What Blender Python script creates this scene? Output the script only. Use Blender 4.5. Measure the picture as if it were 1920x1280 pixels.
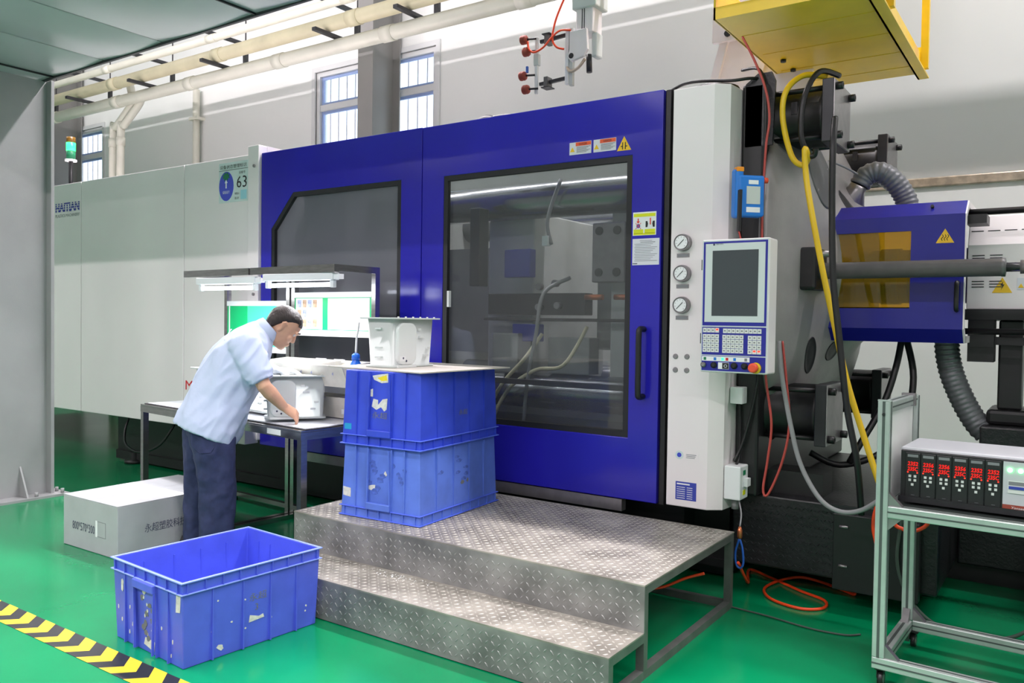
import bpy, bmesh, math, random
from mathutils import Vector, Matrix
random.seed(7)
PI = math.pi
SC = bpy.context.scene
COL = SC.collection
for _o in list(bpy.data.objects):
    bpy.data.objects.remove(_o)

# ------------------------------------------------------------------ camera
CH = 1.38
def cam_axes(yaw, tilt, roll):
    cy, sy, ct, st = math.cos(yaw), math.sin(yaw), math.cos(tilt), math.sin(tilt)
    f = Vector((sy*ct, cy*ct, -st)); r = Vector((cy, -sy, 0)); d = f.cross(r)
    return math.cos(roll)*r + math.sin(roll)*d, -math.sin(roll)*r + math.cos(roll)*d, f
_r, _d, _f = cam_axes(math.radians(-34.414), math.radians(1.456), math.radians(-0.8224))
cam = bpy.data.cameras.new('camera')
cam.sensor_width = 36.0
cam.lens = 1530.0/1920*36
cam.clip_start = 0.05
camo = bpy.data.objects.new('camera', cam)
COL.objects.link(camo)
camo.matrix_world = Matrix(((_r.x, -_d.x, -_f.x, 0), (_r.y, -_d.y, -_f.y, 0), (_r.z, -_d.z, -_f.z, CH), (0, 0, 0, 1)))
SC.camera = camo

# ------------------------------------------------------------------ world, exposure
w = bpy.data.worlds.new('daylight')
SC.world = w
w.use_nodes = True
w.node_tree.nodes['Background'].inputs[0].default_value = (0.86, 0.93, 1.0, 1)
w.node_tree.nodes['Background'].inputs[1].default_value = 2.2
vs = SC.view_settings
vs.view_transform = 'Standard'
vs.look = 'None'
vs.exposure = 0.28
vs.gamma = 1.0
vs.use_curve_mapping = False

# hall lamps, three rows added for their light: (x, y, z, watts); housings are built further down
ROW_BACK = [(x, 4.9, 6.1, 170 if x < 0 else 100) for x in (-12.5, -8.5, -5.5, -2.6, 0.3, 3.2)]
ROW_FILL = [(x, -3.0, 5.6, 140 if x < 0 else 110) for x in (-13.0, -9.0, -5.5, -2.0, 1.5, 5.0)]  # added behind the viewpoint as front fill and light for the wall
ROW_FILL_FAR = [(x, -6.2, 5.6, 60) for x in (-12.0, -7.5, -3.0, 1.5, 5.5)]  # added far row, more front fill
ROW_WALL_WASH = [(x, 1.0, 5.6, 150) for x in (-14.0, -10.5, -7.0, -3.5, 0.0, 3.5)]  # added floods that brighten the upper back wall
LAMP_XY = (2.4, 0.14)
def hall_light(x, y, z, watts):
    li = bpy.data.lights.new('hall_light', 'AREA')
    li.shape = 'RECTANGLE'
    li.size, li.size_y = LAMP_XY
    li.energy = watts
    li.color = (1.0, 0.915, 0.95)
    o = bpy.data.objects.new('hall_light', li)
    COL.objects.link(o)
    o.location = (x, y, z)
    return o
HALL = []
for _l in ROW_BACK + ROW_WALL_WASH + ROW_FILL + ROW_FILL_FAR:
    HALL.append((hall_light(*_l), _l))

# ------------------------------------------------------------------ materials
def lin(c):
    out = []
    for v in c:
        v = v/255.0
        out.append(v/12.92 if v <= 0.04045 else ((v+0.055)/1.055)**2.4)
    return (out[0], out[1], out[2], 1.0)
MATS = {}
def mat(name, rgb, rough=0.5, metal=0.0, vary=0.0, vscale=6.0, bump=0.0, bscale=40.0, spec=0.5, coat=0.0, emit=None, estr=0.0, rvary=0.0, stretch=None, detail=4.0, dirt=None):
    m = bpy.data.materials.new(name)
    m.use_nodes = True
    nt = m.node_tree
    b = nt.nodes['Principled BSDF']
    base = lin(rgb)
    b.inputs['Base Color'].default_value = base
    b.inputs['Roughness'].default_value = rough
    b.inputs['Metallic'].default_value = metal
    b.inputs['Specular IOR Level'].default_value = spec
    b.inputs['Coat Weight'].default_value = coat
    b.inputs['Coat Roughness'].default_value = 0.08
    if emit:
        b.inputs['Emission Color'].default_value = lin(emit)
        b.inputs['Emission Strength'].default_value = estr
    if vary or bump or rvary or dirt:
        tc = nt.nodes.new('ShaderNodeTexCoord')
        mp = nt.nodes.new('ShaderNodeMapping')
        if stretch:
            mp.inputs['Scale'].default_value = stretch
        nt.links.new(tc.outputs['Object'], mp.inputs['Vector'])
        def noise(scale, det=detail):
            n = nt.nodes.new('ShaderNodeTexNoise')
            n.inputs['Scale'].default_value = scale
            n.inputs['Detail'].default_value = det
            nt.links.new(mp.outputs['Vector'], n.inputs['Vector'])
            return n
        if vary or dirt:
            n = noise(vscale)
            rp = nt.nodes.new('ShaderNodeValToRGB')
            rp.color_ramp.elements[0].position = 0.35
            rp.color_ramp.elements[1].position = 0.65
            lo = [max(0, c*(1-vary)) for c in base[:3]]; hi = [min(1, c*(1+vary)) for c in base[:3]]
            if dirt:
                lo = lin(dirt)[:3]
            rp.color_ramp.elements[0].color = (*lo, 1)
            rp.color_ramp.elements[1].color = (*hi, 1)
            nt.links.new(n.outputs['Fac'], rp.inputs['Fac'])
            nt.links.new(rp.outputs['Color'], b.inputs['Base Color'])
        if rvary:
            n = noise(vscale*0.7)
            mr = nt.nodes.new('ShaderNodeMapRange')
            mr.inputs['To Min'].default_value = max(0.02, rough-rvary)
            mr.inputs['To Max'].default_value = min(1, rough+rvary)
            nt.links.new(n.outputs['Fac'], mr.inputs['Value'])
            nt.links.new(mr.outputs['Result'], b.inputs['Roughness'])
        if bump:
            n = noise(bscale)
            bp = nt.nodes.new('ShaderNodeBump')
            bp.inputs['Strength'].default_value = bump
            bp.inputs['Distance'].default_value = 0.01
            nt.links.new(n.outputs['Fac'], bp.inputs['Height'])
            nt.links.new(bp.outputs['Normal'], b.inputs['Normal'])
    MATS[name] = m
    return m
def pane_mat(name, tint, haze, haze_rgb, gloss_rough=0.02):
    m = bpy.data.materials.new(name)
    m.use_nodes = True
    nt = m.node_tree
    nt.nodes.remove(nt.nodes['Principled BSDF'])
    out = nt.nodes['Material Output']
    tr = nt.nodes.new('ShaderNodeBsdfTransparent'); tr.inputs[0].default_value = lin(tint)
    df = nt.nodes.new('ShaderNodeBsdfDiffuse'); df.inputs[0].default_value = lin(haze_rgb)
    gl = nt.nodes.new('ShaderNodeBsdfGlossy'); gl.inputs['Roughness'].default_value = gloss_rough
    lw = nt.nodes.new('ShaderNodeLayerWeight'); lw.inputs[0].default_value = 0.5
    pw = nt.nodes.new('ShaderNodeMath'); pw.operation = 'POWER'; pw.inputs[1].default_value = 5.0
    fr = nt.nodes.new('ShaderNodeMath'); fr.operation = 'MULTIPLY_ADD'; fr.inputs[1].default_value = 0.9; fr.inputs[2].default_value = 0.04
    nt.links.new(lw.outputs['Facing'], pw.inputs[0]); nt.links.new(pw.outputs[0], fr.inputs[0])
    m1 = nt.nodes.new('ShaderNodeMixShader'); m1.inputs[0].default_value = haze
    m2 = nt.nodes.new('ShaderNodeMixShader')
    nt.links.new(tr.outputs[0], m1.inputs[1]); nt.links.new(df.outputs[0], m1.inputs[2])
    nt.links.new(fr.outputs[0], m2.inputs[0]); nt.links.new(m1.outputs[0], m2.inputs[1]); nt.links.new(gl.outputs[0], m2.inputs[2])
    nt.links.new(m2.outputs[0], out.inputs[0])
    MATS[name] = m
    return m
mat('floor_green', (2, 126, 78), 0.2, vary=0.16, vscale=0.9, bump=0.05, bscale=9, spec=0.55, rvary=0.1)
mat('wall_paint', (222, 224, 221), 0.42, vary=0.02, vscale=0.5, spec=0.4)
mat('floor_grey', (150, 152, 154), 0.4, vary=0.05, vscale=1)
mat('wall_plain', (205, 207, 204), 0.6)
mat('roof_white', (236, 238, 238), 0.7)
mat('baffle_grey', (120, 124, 128), 0.5)
mat('dado_white', (236, 237, 234), 0.35, vary=0.02, vscale=2)
mat('foil_trim', (192, 178, 160), 0.3, metal=0.5, vary=0.25, vscale=12)
mat('duct_metal', (178, 188, 188), 0.34, metal=0.35, vary=0.05, vscale=1.3, bump=0.05, bscale=3)
mat('column_grey', (152, 153, 154), 0.42, vary=0.05, vscale=3, bump=0.06, bscale=160)
mat('column_dark', (138, 137, 134), 0.45)
mat('machine_white', (236, 230, 231), 0.28, vary=0.015, vscale=2, spec=0.45)
mat('machine_blue', (38, 34, 170), 0.16, vary=0.05, vscale=2.0, spec=0.5)
mat('guard_blue', (30, 34, 140), 0.22, vary=0.06, vscale=4)
mat('gasket', (26, 27, 30), 0.5)
mat('black_paint', (22, 22, 24), 0.42, vary=0.12, vscale=10)
mat('black_plate', (27, 27, 30), 0.36, vary=0.2, vscale=12, bump=0.3, bscale=60)
mat('dark_steel', (52, 52, 55), 0.36, metal=0.5, vary=0.15, vscale=8)
mat('casting', (156, 152, 152), 0.42, metal=0.35, vary=0.08, vscale=5, bump=0.08, bscale=60)
mat('pit_shade', (96, 96, 98), 0.5, metal=0.3)  # dark tone of the casting's hollows, their shade put into the colour
mat('plate_steel', (150, 146, 148), 0.32, metal=0.75, vary=0.08, vscale=20)
mat('chrome', (205, 205, 208), 0.16, metal=1.0)
mat('tie_steel', (150, 152, 156), 0.22, metal=0.9, vary=0.05, vscale=4)
mat('stainless', (176, 174, 172), 0.2, metal=0.95, vary=0.1, vscale=14, stretch=(1, 1, 6))
mat('inner_grey', (150, 152, 150), 0.45, vary=0.08, vscale=5)
mat('inner_light', (196, 198, 196), 0.4, vary=0.05, vscale=5)
mat('tube_grey', (88, 88, 88), 0.34, vary=0.08, vscale=20)
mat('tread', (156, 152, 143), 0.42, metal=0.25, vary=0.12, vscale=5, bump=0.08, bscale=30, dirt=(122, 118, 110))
mat('riser_shaded', (134, 134, 132), 0.44, metal=0.25, vary=0.22, vscale=5, bump=0.1, bscale=30, dirt=(100, 101, 99))  # darker than the tread: shade of the upright faces is in the colour
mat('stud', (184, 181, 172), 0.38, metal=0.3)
mat('stud_riser_shaded', (150, 151, 149), 0.42, metal=0.3)  # darker copy of the tread stud, riser shade in the colour
mat('stud_dark', (44, 45, 48), 0.36, metal=0.3)
mat('step_frame', (112, 116, 112), 0.45, metal=0.5, vary=0.15, vscale=10)
mat('crate_near', (80, 96, 212), 0.38, vary=0.08, vscale=7, bump=0.05, bscale=40)
mat('crate_upper', (50, 72, 194), 0.42, vary=0.08, vscale=9)
mat('crate_lower', (86, 116, 204), 0.5, vary=0.14, vscale=6)
mat('crate_edge', (126, 148, 232), 0.5)
mat('crate_edge_dark', (78, 104, 216), 0.5)
mat('scuff_white', (206, 206, 198), 0.8, vary=0.12, vscale=60)
mat('scuff_olive', (108, 112, 116), 0.8)
mat('scuff_dark', (72, 98, 180), 0.8, vary=0.3, vscale=40)
mat('scuff_yellow', (226, 206, 40), 0.7)
mat('scuff_cyan', (30, 150, 200), 0.6)
mat('cardboard_sheet', (184, 180, 172), 0.75, vary=0.04, vscale=12)
mat('carton_grey', (172, 174, 178), 0.6, vary=0.04, vscale=8)
mat('ink_navy', (66, 68, 92), 0.7)
mat('ink_black', (34, 34, 38), 0.6)
mat('ink_grey', (130, 132, 136), 0.7)
mat('ink_blue', (40, 50, 160), 0.5)
mat('ink_red', (206, 34, 48), 0.5)
mat('plastic_white', (226, 230, 230), 0.36, spec=0.45)
mat('plastic_dim', (206, 212, 210), 0.4)
mat('paper', (236, 238, 240), 0.7)
mat('paper_grey', (214, 216, 224), 0.6)
mat('label_yellow', (236, 190, 24), 0.45)
mat('label_lime', (222, 226, 20), 0.45)
mat('label_red', (222, 58, 40), 0.5)
mat('label_orange', (232, 92, 50), 0.5)
mat('label_blue', (52, 66, 168), 0.4)
mat('sticker_blue', (64, 78, 200), 0.4)
mat('sticker_green', (20, 120, 80), 0.5)
mat('sticker_cyan', (150, 206, 220), 0.5)
mat('sticker_pale', (206, 222, 222), 0.5)
mat('board_green', (0, 172, 104), 0.4)
mat('board_green_pale', (70, 206, 156), 0.35)
mat('yellow_paint', (238, 196, 16), 0.3, vary=0.06, vscale=4)
mat('yellow_hose', (226, 186, 28), 0.4)
mat('red_line', (176, 66, 58), 0.45)
mat('orange_hose', (240, 74, 30), 0.35)
mat('grey_cable', (140, 140, 142), 0.45)
mat('black_hose', (20, 20, 22), 0.4)
mat('dim_cable', (70, 84, 76), 0.6)
mat('flex_grey', (112, 114, 118), 0.4, metal=0.25, vary=0.1, vscale=30)
mat('aluminium', (186, 196, 192), 0.34, metal=0.55, vary=0.04, vscale=20)
mat('slot_dark', (84, 92, 90), 0.5, metal=0.4)
mat('controller_black', (30, 30, 33), 0.4)
mat('controller_grey', (198, 200, 206), 0.4)
mat('screen_glass', (60, 68, 72), 0.12, spec=0.6)
mat('panel_grey', (206, 214, 214), 0.38)
mat('panel_blue', (34, 38, 150), 0.3)
mat('key_white', (222, 224, 222), 0.45)
mat('led_red', (90, 8, 6), 0.4, emit=(255, 40, 24), estr=3.0)
mat('display_red', (120, 6, 4), 0.4, emit=(255, 14, 6), estr=0.85)
mat('led_green', (150, 255, 170), 0.4, emit=(120, 255, 150), estr=5.0)
mat('button_red', (236, 82, 52), 0.4)
mat('pendant_blue', (30, 122, 214), 0.35)
mat('pendant_orange', (238, 146, 24), 0.4)
mat('pendant_screen', (198, 204, 200), 0.25)
mat('rubber_brown', (152, 66, 52), 0.6)
mat('tube_glow', (255, 255, 255), 0.5, emit=(236, 240, 255), estr=8.0)
mat('diffuser', (255, 255, 255), 0.5, emit=(255, 250, 244), estr=6.0)
mat('lamp_body', (232, 234, 238), 0.4)
mat('mat_white', (224, 226, 232), 0.35)
mat('mat_dark', (46, 46, 50), 0.6)
mat('tray_white', (218, 214, 204), 0.4, vary=0.05, vscale=20)
mat('bottle_blue', (16, 96, 206), 0.3)
mat('straw', (226, 228, 224), 0.3)
mat('tape_black', (26, 30, 34), 0.5, vary=0.15, vscale=30)
mat('tape_yellow', (232, 198, 40), 0.5, vary=0.1, vscale=25)
mat('skin', (208, 160, 132), 0.5, vary=0.05, vscale=18)
mat('hair', (44, 34, 32), 0.5, vary=0.25, vscale=60, bump=0.5, bscale=160, stretch=(1, 1, 0.3))
mat('eye_white', (220, 216, 210), 0.3)
mat('lip', (168, 98, 86), 0.5)
mat('shirt', (188, 200, 226), 0.8, vary=0.025, vscale=12, bump=0.3, bscale=22, stretch=(1, 1, 0.6))
mat('trousers', (42, 50, 86), 0.85, vary=0.12, vscale=30, bump=0.25, bscale=24)
mat('shoe', (28, 28, 32), 0.5)
mat('glove_white', (228, 230, 232), 0.9, bump=0.3, bscale=260)
mat('pvc', (224, 222, 208), 0.4, vary=0.03, vscale=5)
mat('pvc_cream', (212, 204, 172), 0.45, vary=0.08, vscale=3)
mat('bracket_dark', (54, 54, 58), 0.5)
mat('window_frame', (206, 208, 208), 0.45)
mat('window_edge', (150, 170, 214), 0.4)
mat('bar_white', (236, 220, 220), 0.45)
mat('lamp_green', (20, 150, 50), 0.35, emit=(40, 255, 110), estr=4.0)
mat('lamp_amber', (120, 86, 20), 0.35)
mat('outside_wall', (150, 132, 122), 0.8, vary=0.12, vscale=3)
mat('copper', (206, 120, 80), 0.3, metal=0.8)
mat('blue_cord', (40, 96, 190), 0.4)
mat('drum_blue', (24, 52, 140), 0.4)
mat('photo_warm', (178, 146, 120), 0.6, vary=0.4, vscale=40)
mat('photo_cool', (150, 156, 190), 0.6, vary=0.4, vscale=40)
pane_mat('pane_clear', (226, 230, 230), 0.07, (160, 162, 162))
pane_mat('pane_reflect_grey', (180, 182, 188), 0.5, (140, 141, 148), 0.06)  # diffuse grey: some dust, mostly the pane's reflection put into its colour
pane_mat('pane_yellow', (236, 200, 40), 0.3, (176, 150, 50))
pane_mat('pane_window', (240, 246, 250), 0.02, (220, 224, 226))

# ------------------------------------------------------------------ geometry helpers
ORG = {}
class MB:
    def __init__(s):
        s.v = []; s.f = []; s.sm = []
    def add(s, vs, fs, smooth=False):
        k = len(s.v)
        s.v += [tuple(p) for p in vs]
        for f in fs:
            s.f.append([i+k for i in f]); s.sm.append(smooth)
        return s
    def box(s, x0, x1, y0, y1, z0, z1):
        return s.add([(x0, y0, z0), (x1, y0, z0), (x1, y1, z0), (x0, y1, z0), (x0, y0, z1), (x1, y0, z1), (x1, y1, z1), (x0, y1, z1)],
                     [(3, 2, 1, 0), (4, 5, 6, 7), (0, 1, 5, 4), (1, 2, 6, 5), (2, 3, 7, 6), (3, 0, 4, 7)])
    def bar(s, p0, p1, a, b=None, up=(0, 0, 1)):
        p0, p1 = Vector(p0), Vector(p1); b = b or a
        d = (p1-p0).normalized(); up = Vector(up)
        if abs(d.dot(up)) > 0.95: up = Vector((1, 0, 0))
        sx = d.cross(up).normalized()*a/2; sy = d.cross(sx).normalized()*b/2
        vs = [p+i*sx+j*sy for p in (p0, p1) for i, j in ((-1, -1), (1, -1), (1, 1), (-1, 1))]
        return s.add(vs, [(0, 1, 2, 3), (7, 6, 5, 4), (0, 4, 5, 1), (1, 5, 6, 2), (2, 6, 7, 3), (3, 7, 4, 0)])
    def cyl(s, p0, p1, r, n=20, r1=None):
        p0, p1 = Vector(p0), Vector(p1); r1 = r if r1 is None else r1
        d = (p1-p0).normalized(); up = Vector((0, 0, 1)) if abs(d.z) < 0.95 else Vector((1, 0, 0))
        a = d.cross(up).normalized(); b = d.cross(a).normalized()
        vs = []
        for p, q in ((p0, r), (p1, r1)):
            vs += [p+a*math.cos(2*PI*i/n)*q+b*math.sin(2*PI*i/n)*q for i in range(n)]
        s.add(vs, [(i, (i+1) % n, n+(i+1) % n, n+i) for i in range(n)], True)
        k = len(s.v)-2*n
        s.f += [[k+i for i in range(n)][::-1], [k+n+i for i in range(n)]]; s.sm += [False, False]
        return s
    def rings(s, rings, smooth=True, caps=True, closed=True):
        n = len(rings[0]); k = len(s.v)
        for r in rings: s.v += [tuple(p) for p in r]
        for j in range(len(rings)-1):
            for i in range(n if closed else n-1):
                s.f.append([k+j*n+i, k+j*n+(i+1) % n, k+(j+1)*n+(i+1) % n, k+(j+1)*n+i]); s.sm.append(smooth)
        if caps:
            s.f.append([k+i for i in range(n)][::-1]); s.sm.append(False)
            e = k+(len(rings)-1)*n
            s.f.append([e+i for i in range(n)]); s.sm.append(False)
        return s
    def tube(s, pts, r, n=10, caps=True):
        pts = [Vector(p) for p in pts]; m = len(pts)
        rr = r if isinstance(r, (list, tuple)) else [r]*m
        t0 = (pts[1]-pts[0]).normalized()
        nrm = t0.cross(Vector((0, 0, 1)) if abs(t0.z) < 0.9 else Vector((1, 0, 0))).normalized()
        rg = []
        for i, p in enumerate(pts):
            t = (pts[min(i+1, m-1)]-pts[max(i-1, 0)]).normalized()
            nrm = (nrm-t*nrm.dot(t)).normalized(); bi = t.cross(nrm)
            rg.append([p+nrm*math.cos(2*PI*j/n)*rr[i]+bi*math.sin(2*PI*j/n)*rr[i] for j in range(n)])
        return s.rings(rg, True, caps)
    def prism(s, poly, a0, a1, axis='y'):
        n = len(poly)
        def P(u, v, a):
            return {'y': (u, a, v), 'x': (a, u, v), 'z': (u, v, a)}[axis]
        vs = [P(u, v, a0) for u, v in poly]+[P(u, v, a1) for u, v in poly]
        return s.add(vs, [list(range(n))[::-1], [n+i for i in range(n)]]+[(i, (i+1) % n, n+(i+1) % n, n+i) for i in range(n)])
    def frame(s, outer, inner, a0, a1, axis='y'):
        n = len(outer)
        def P(u, v, a):
            return {'y': (u, a, v), 'x': (a, u, v), 'z': (u, v, a)}[axis]
        vs = [P(u, v, a) for a in (a0, a1) for pl in (outer, inner) for u, v in pl]
        fs = []
        for i in range(n):
            j = (i+1) % n
            fs += [(i, j, n+j, n+i), (2*n+i, 3*n+i, 3*n+j, 2*n+j), (i, 2*n+i, 2*n+j, j), (n+i, n+j, 3*n+j, 3*n+i)]
        return s.add(vs, fs)
    def lathe(s, prof, n=32, axis='x', c=(0, 0, 0)):
        rg = []
        for a, r in prof:
            ring = []
            for i in range(n):
                t = 2*PI*i/n
                q = (a, r*math.cos(t), r*math.sin(t))
                if axis == 'z': q = (r*math.cos(t), r*math.sin(t), a)
                if axis == 'y': q = (r*math.cos(t), a, r*math.sin(t))
                ring.append((q[0]+c[0], q[1]+c[1], q[2]+c[2]))
            rg.append(ring)
        return s.rings(rg, True, True)
    def build(s, name, m, parent=None, bevel=0.0, seg=2, fix=True, org=None):
        xs = [[p[i] for p in s.v] for i in range(3)]
        c = Vector([(min(a)+max(a))/2 for a in xs]) if org is None else Vector(org)
        if parent is None and org is None: c.z = min(xs[2])
        me = bpy.data.meshes.new(name)
        me.from_pydata([(Vector(p)-c)[:] for p in s.v], [], s.f)
        for p, q in zip(me.polygons, s.sm): p.use_smooth = q
        if fix:
            bm = bmesh.new(); bm.from_mesh(me)
            bmesh.ops.recalc_face_normals(bm, faces=bm.faces)
            bm.to_mesh(me); bm.free()
        me.materials.append(MATS[m])
        o = bpy.data.objects.new(name, me)
        COL.objects.link(o)
        place(o, c, parent)
        if bevel:
            b = o.modifiers.new('edge', 'BEVEL'); b.width = bevel; b.segments = seg; b.limit_method = 'ANGLE'; b.angle_limit = math.radians(50)
        return o
def place(o, c, parent):
    o.parent = parent
    base = ORG[parent.name] if parent else Vector((0, 0, 0))
    o.location = Vector(c)-base
    ORG[o.name] = Vector(c)
def inst(src, name, c, parent, rot=None, scale=None):
    """a repeat that shares its mesh data"""
    o = src.copy(); o.name = name
    COL.objects.link(o)
    place(o, c, parent)
    if rot is not None: o.rotation_euler = rot
    if scale is not None: o.scale = scale
    return o
def tag(o, label, cat, group=None, kind=None):
    o['label'] = label; o['category'] = cat
    if group: o['group'] = group
    if kind: o['kind'] = kind
    return o
def thing(name, label, cat, loc=(0, 0, 0), rotz=None, group=None):
    """Empty at the base; rotz None: its parts are given in hall coordinates, else in its own"""
    o = bpy.data.objects.new(name, None)
    COL.objects.link(o)
    o.empty_display_size = 0.1
    o.location = loc
    if rotz is not None: o.rotation_euler = (0, 0, rotz)
    ORG[o.name] = Vector(loc) if rotz is None else Vector((0, 0, 0))
    return tag(o, label, cat, group)
def struct(o, label=None):
    o['kind'] = 'structure'
    if label: o['label'] = label
    return o
def sempty(name, loc=(0, 0, 0), label=None):
    o = bpy.data.objects.new(name, None); COL.objects.link(o); o.location = loc; ORG[o.name] = Vector(loc); o['kind'] = 'structure'
    if label: o['label'] = label
    return o
def spline(pts, k=8):
    pts = [Vector(p) for p in pts]; out = []
    n = len(pts)
    for i in range(n-1):
        a, b, c, d = pts[max(i-1, 0)], pts[i], pts[i+1], pts[min(i+2, n-1)]
        for j in range(k):
            t = j/k
            out.append(0.5*((2*b)+(c-a)*t+(2*a-5*b+4*c-d)*t*t+(3*b-a-3*c+d)*t**3))
    out.append(pts[-1])
    return out
def text(name, body, m, parent, o, u, v, size, width=None, depth=0.0012, center=False, shear=0.0, bold=0.0):
    """lettering as a thin mesh on the plane (u, v) from point o; width squeezes the line to that length"""
    cu = bpy.data.curves.new(name, 'FONT'); cu.body = body; cu.size = 1.0; cu.resolution_u = 2; cu.shear = shear; cu.offset = bold
    if len(body) > 3 and any(ord(ch) > 0x3000 for ch in body): cu.resolution_u = 1
    ob = bpy.data.objects.new(name, cu); COL.objects.link(ob)
    dg = bpy.context.evaluated_depsgraph_get()
    me = bpy.data.meshes.new_from_object(ob.evaluated_get(dg))
    bpy.data.objects.remove(ob); bpy.data.curves.remove(cu)
    xs = [p.co.x for p in me.vertices]; w0 = max(xs)-min(xs); x0 = min(xs)
    u, v, o = Vector(u).normalized(), Vector(v).normalized(), Vector(o)
    sx = width/w0 if width else size
    n = u.cross(v)
    mb = MB()
    vs = [o+u*((p.co.x-x0)*sx-(w0*sx/2 if center else 0))+v*p.co.y*size+n*depth for p in me.vertices]
    mb.add(vs, [list(p.vertices) for p in me.polygons])
    bpy.data.meshes.remove(me)
    return mb.build(name, m, parent, fix=False)
XF = ((1, 0, 0), (0, 0, 1))          # lettering axes on faces that look towards -Y
def rrect(w, h, r, n=4, cx=0, cy=0):
    out = []
    for sx, sy, a in ((1, 1, 0), (-1, 1, 90), (-1, -1, 180), (1, -1, 270)):
        for i in range(n+1):
            t = math.radians(a+90*i/n)
            out.append((cx+sx*(w/2-r)+r*math.cos(t), cy+sy*(h/2-r)+r*math.sin(t)))
    return out

WY = 7.5                    # back wall
ZR = 6.8                    # roof
XL, XR, YF = -21.0, 8.0, -10.0
struct(MB().box(XL, XR, -1.2, WY+0.2, -0.1, 0).build('floor', 'floor_green', org=(0, 0, 0)), 'glossy green epoxy factory floor')
struct(MB().box(XL, XR, YF, -1.2, -0.1, 0).build('floor_unseen', 'floor_grey', org=(0, -4, 0)), 'unseen floor behind the viewpoint, greyed to cut green bounce')  # out of view; grey added so less green bounces onto the whites
struct(MB().box(XL, XR, YF, WY+0.2, ZR, ZR+0.1).build('ceiling', 'roof_white'))
struct(MB().box(XL-0.2, XL, YF, WY+0.2, 0, ZR).build('wall_left', 'wall_plain'))
struct(MB().box(XR, XR+0.2, YF, WY+0.2, 0, ZR).build('wall_right', 'wall_plain'))
struct(MB().box(XL, XR, YF-0.2, YF, 0, ZR).build('wall_front', 'wall_plain'))
WINS = [(-8.345, -6.27, 2.4, 4.62), (-15.75, -13.55, 2.4, 4.56)]
b = MB()
xs = [XL, WINS[1][0], WINS[1][1], WINS[0][0], WINS[0][1], XR]
b.box(xs[0], xs[1], WY, WY+0.2, 0, ZR); b.box(xs[2], xs[3], WY, WY+0.2, 0, ZR); b.box(xs[4], xs[5], WY, WY+0.2, 0, ZR)
for x0, x1, z0, z1 in WINS:
    b.box(x0, x1, WY, WY+0.2, 0, z0); b.box(x0, x1, WY, WY+0.2, z1, ZR)
struct(b.build('wall_back', 'wall_paint'), 'white painted back wall of the hall')
for k, (x0, x1, z0, z1) in enumerate(WINS):
    win = sempty('window_%d' % (k+1), ((x0+x1)/2, WY, z0), 'white framed factory window with vertical security bars')
    MB().frame([(x0, z0), (x1, z0), (x1, z1), (x0, z1)], [(x0+.06, z0+.06), (x1-.06, z0+.06), (x1-.06, z1-.06), (x0+.06, z1-.06)], WY+.01, WY+.12).build('frame', 'window_frame', win)
    MB().frame([(x0-.06, z0-.06), (x1+.06, z0-.06), (x1+.06, z1+.06), (x0-.06, z1+.06)], [(x0, z0), (x1, z0), (x1, z1), (x0, z1)], WY-.025, WY+.02).build('casing', 'window_frame', win)
    zt = 4.15 if k == 0 else 4.1
    xm = x0+(x1-x0)*0.385
    MB().box(x0+.06, x1-.06, WY+.02, WY+.1, zt-.04, zt+.04).build('transom', 'window_frame', win)
    MB().box(xm-.035, xm+.035, WY+.02, WY+.1, z0+.06, z1-.06).build('mullion', 'window_frame', win)
    for (a, c) in ((x0+.06, xm-.035), (xm+.035, x1-.06)):
        for (e, f) in ((z0+.06, zt-.04), (zt+.04, z1-.06)):
            p = MB().box(a, c, WY+.055, WY+.062, e, f).build('pane', 'pane_window', win)
            MB().frame([(a, e), (c, e), (c, f), (a, f)], [(a+.035, e+.035), (c-.035, e+.035), (c-.035, f-.035), (a+.035, f-.035)], WY+.05, WY+.075).build('sash', 'window_edge', p)
    n = 13
    bar0 = MB().cyl((x0+.12, WY+.15, z0), (x0+.12, WY+.15, z1), .009, 8).build('security_bar', 'bar_white', win)
    for i in range(1, n):
        inst(bar0, 'security_bar', (x0+.12+i*(x1-x0-.24)/(n-1), WY+.15, (z0+z1)/2), win)
nb = thing('neighbour_building', 'brown rendered building seen through the barred window beside the steel pillar', 'building', (-14, 20, 0))
MB().box(-30, 2, 20, 22, 0, 5.6).build('facade', 'outside_wall', nb)
MB().box(-30, 2, 19.9, 20.05, 5.6, 5.75).build('parapet', 'outside_wall', nb)
for i in range(8):
    MB().box(-29+i*3.8, -27.4+i*3.8, 19.93, 20.0, 3.2, 4.7).build('shutter', 'column_dark', nb)

# white dado sheeting on the lower wall behind the injection end
dd = sempty('trim_1', (2, WY, 0), 'white sheeting on the lower back wall')
for i in range(6):
    MB().box(-4.0+i*2, -2.004+i*2, WY-.03, WY, 0, 2.52).build('panel', 'dado_white', dd)
MB().box(-4.0, 8, WY-.06, WY, 2.52, 2.6).build('foil_strip', 'foil_trim', dd, bevel=.01)

# steel columns against the back wall
def h_column(cx, y0, y1, wid, m, label, top=ZR):
    c = sempty('column_%d' % (1 if cx > -10 else 2), (cx, (y0+y1)/2, 0), label)
    MB().box(cx-wid/2, cx+wid/2, y0, y0+.02, 0, top).build('flange', m, c)
    MB().box(cx-wid/2, cx+wid/2, y1-.02, y1, 0, top).build('flange', m, c)
    MB().box(cx-.008, cx+.008, y0+.02, y1-.02, 0, top).build('web', m, c)
    MB().box(cx-wid/2-.06, cx+wid/2+.06, y0-.06, y1-.001, 0, .02).build('base_plate', m, c)
    return c
h_column(-6.93, 6.98, 7.46, .24, 'column_dark', 'grey steel pillar in front of the barred window')
h_column(-14.3, 6.95, 7.46, .3, 'column_dark', 'far grey steel pillar beyond the tower light')

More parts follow.
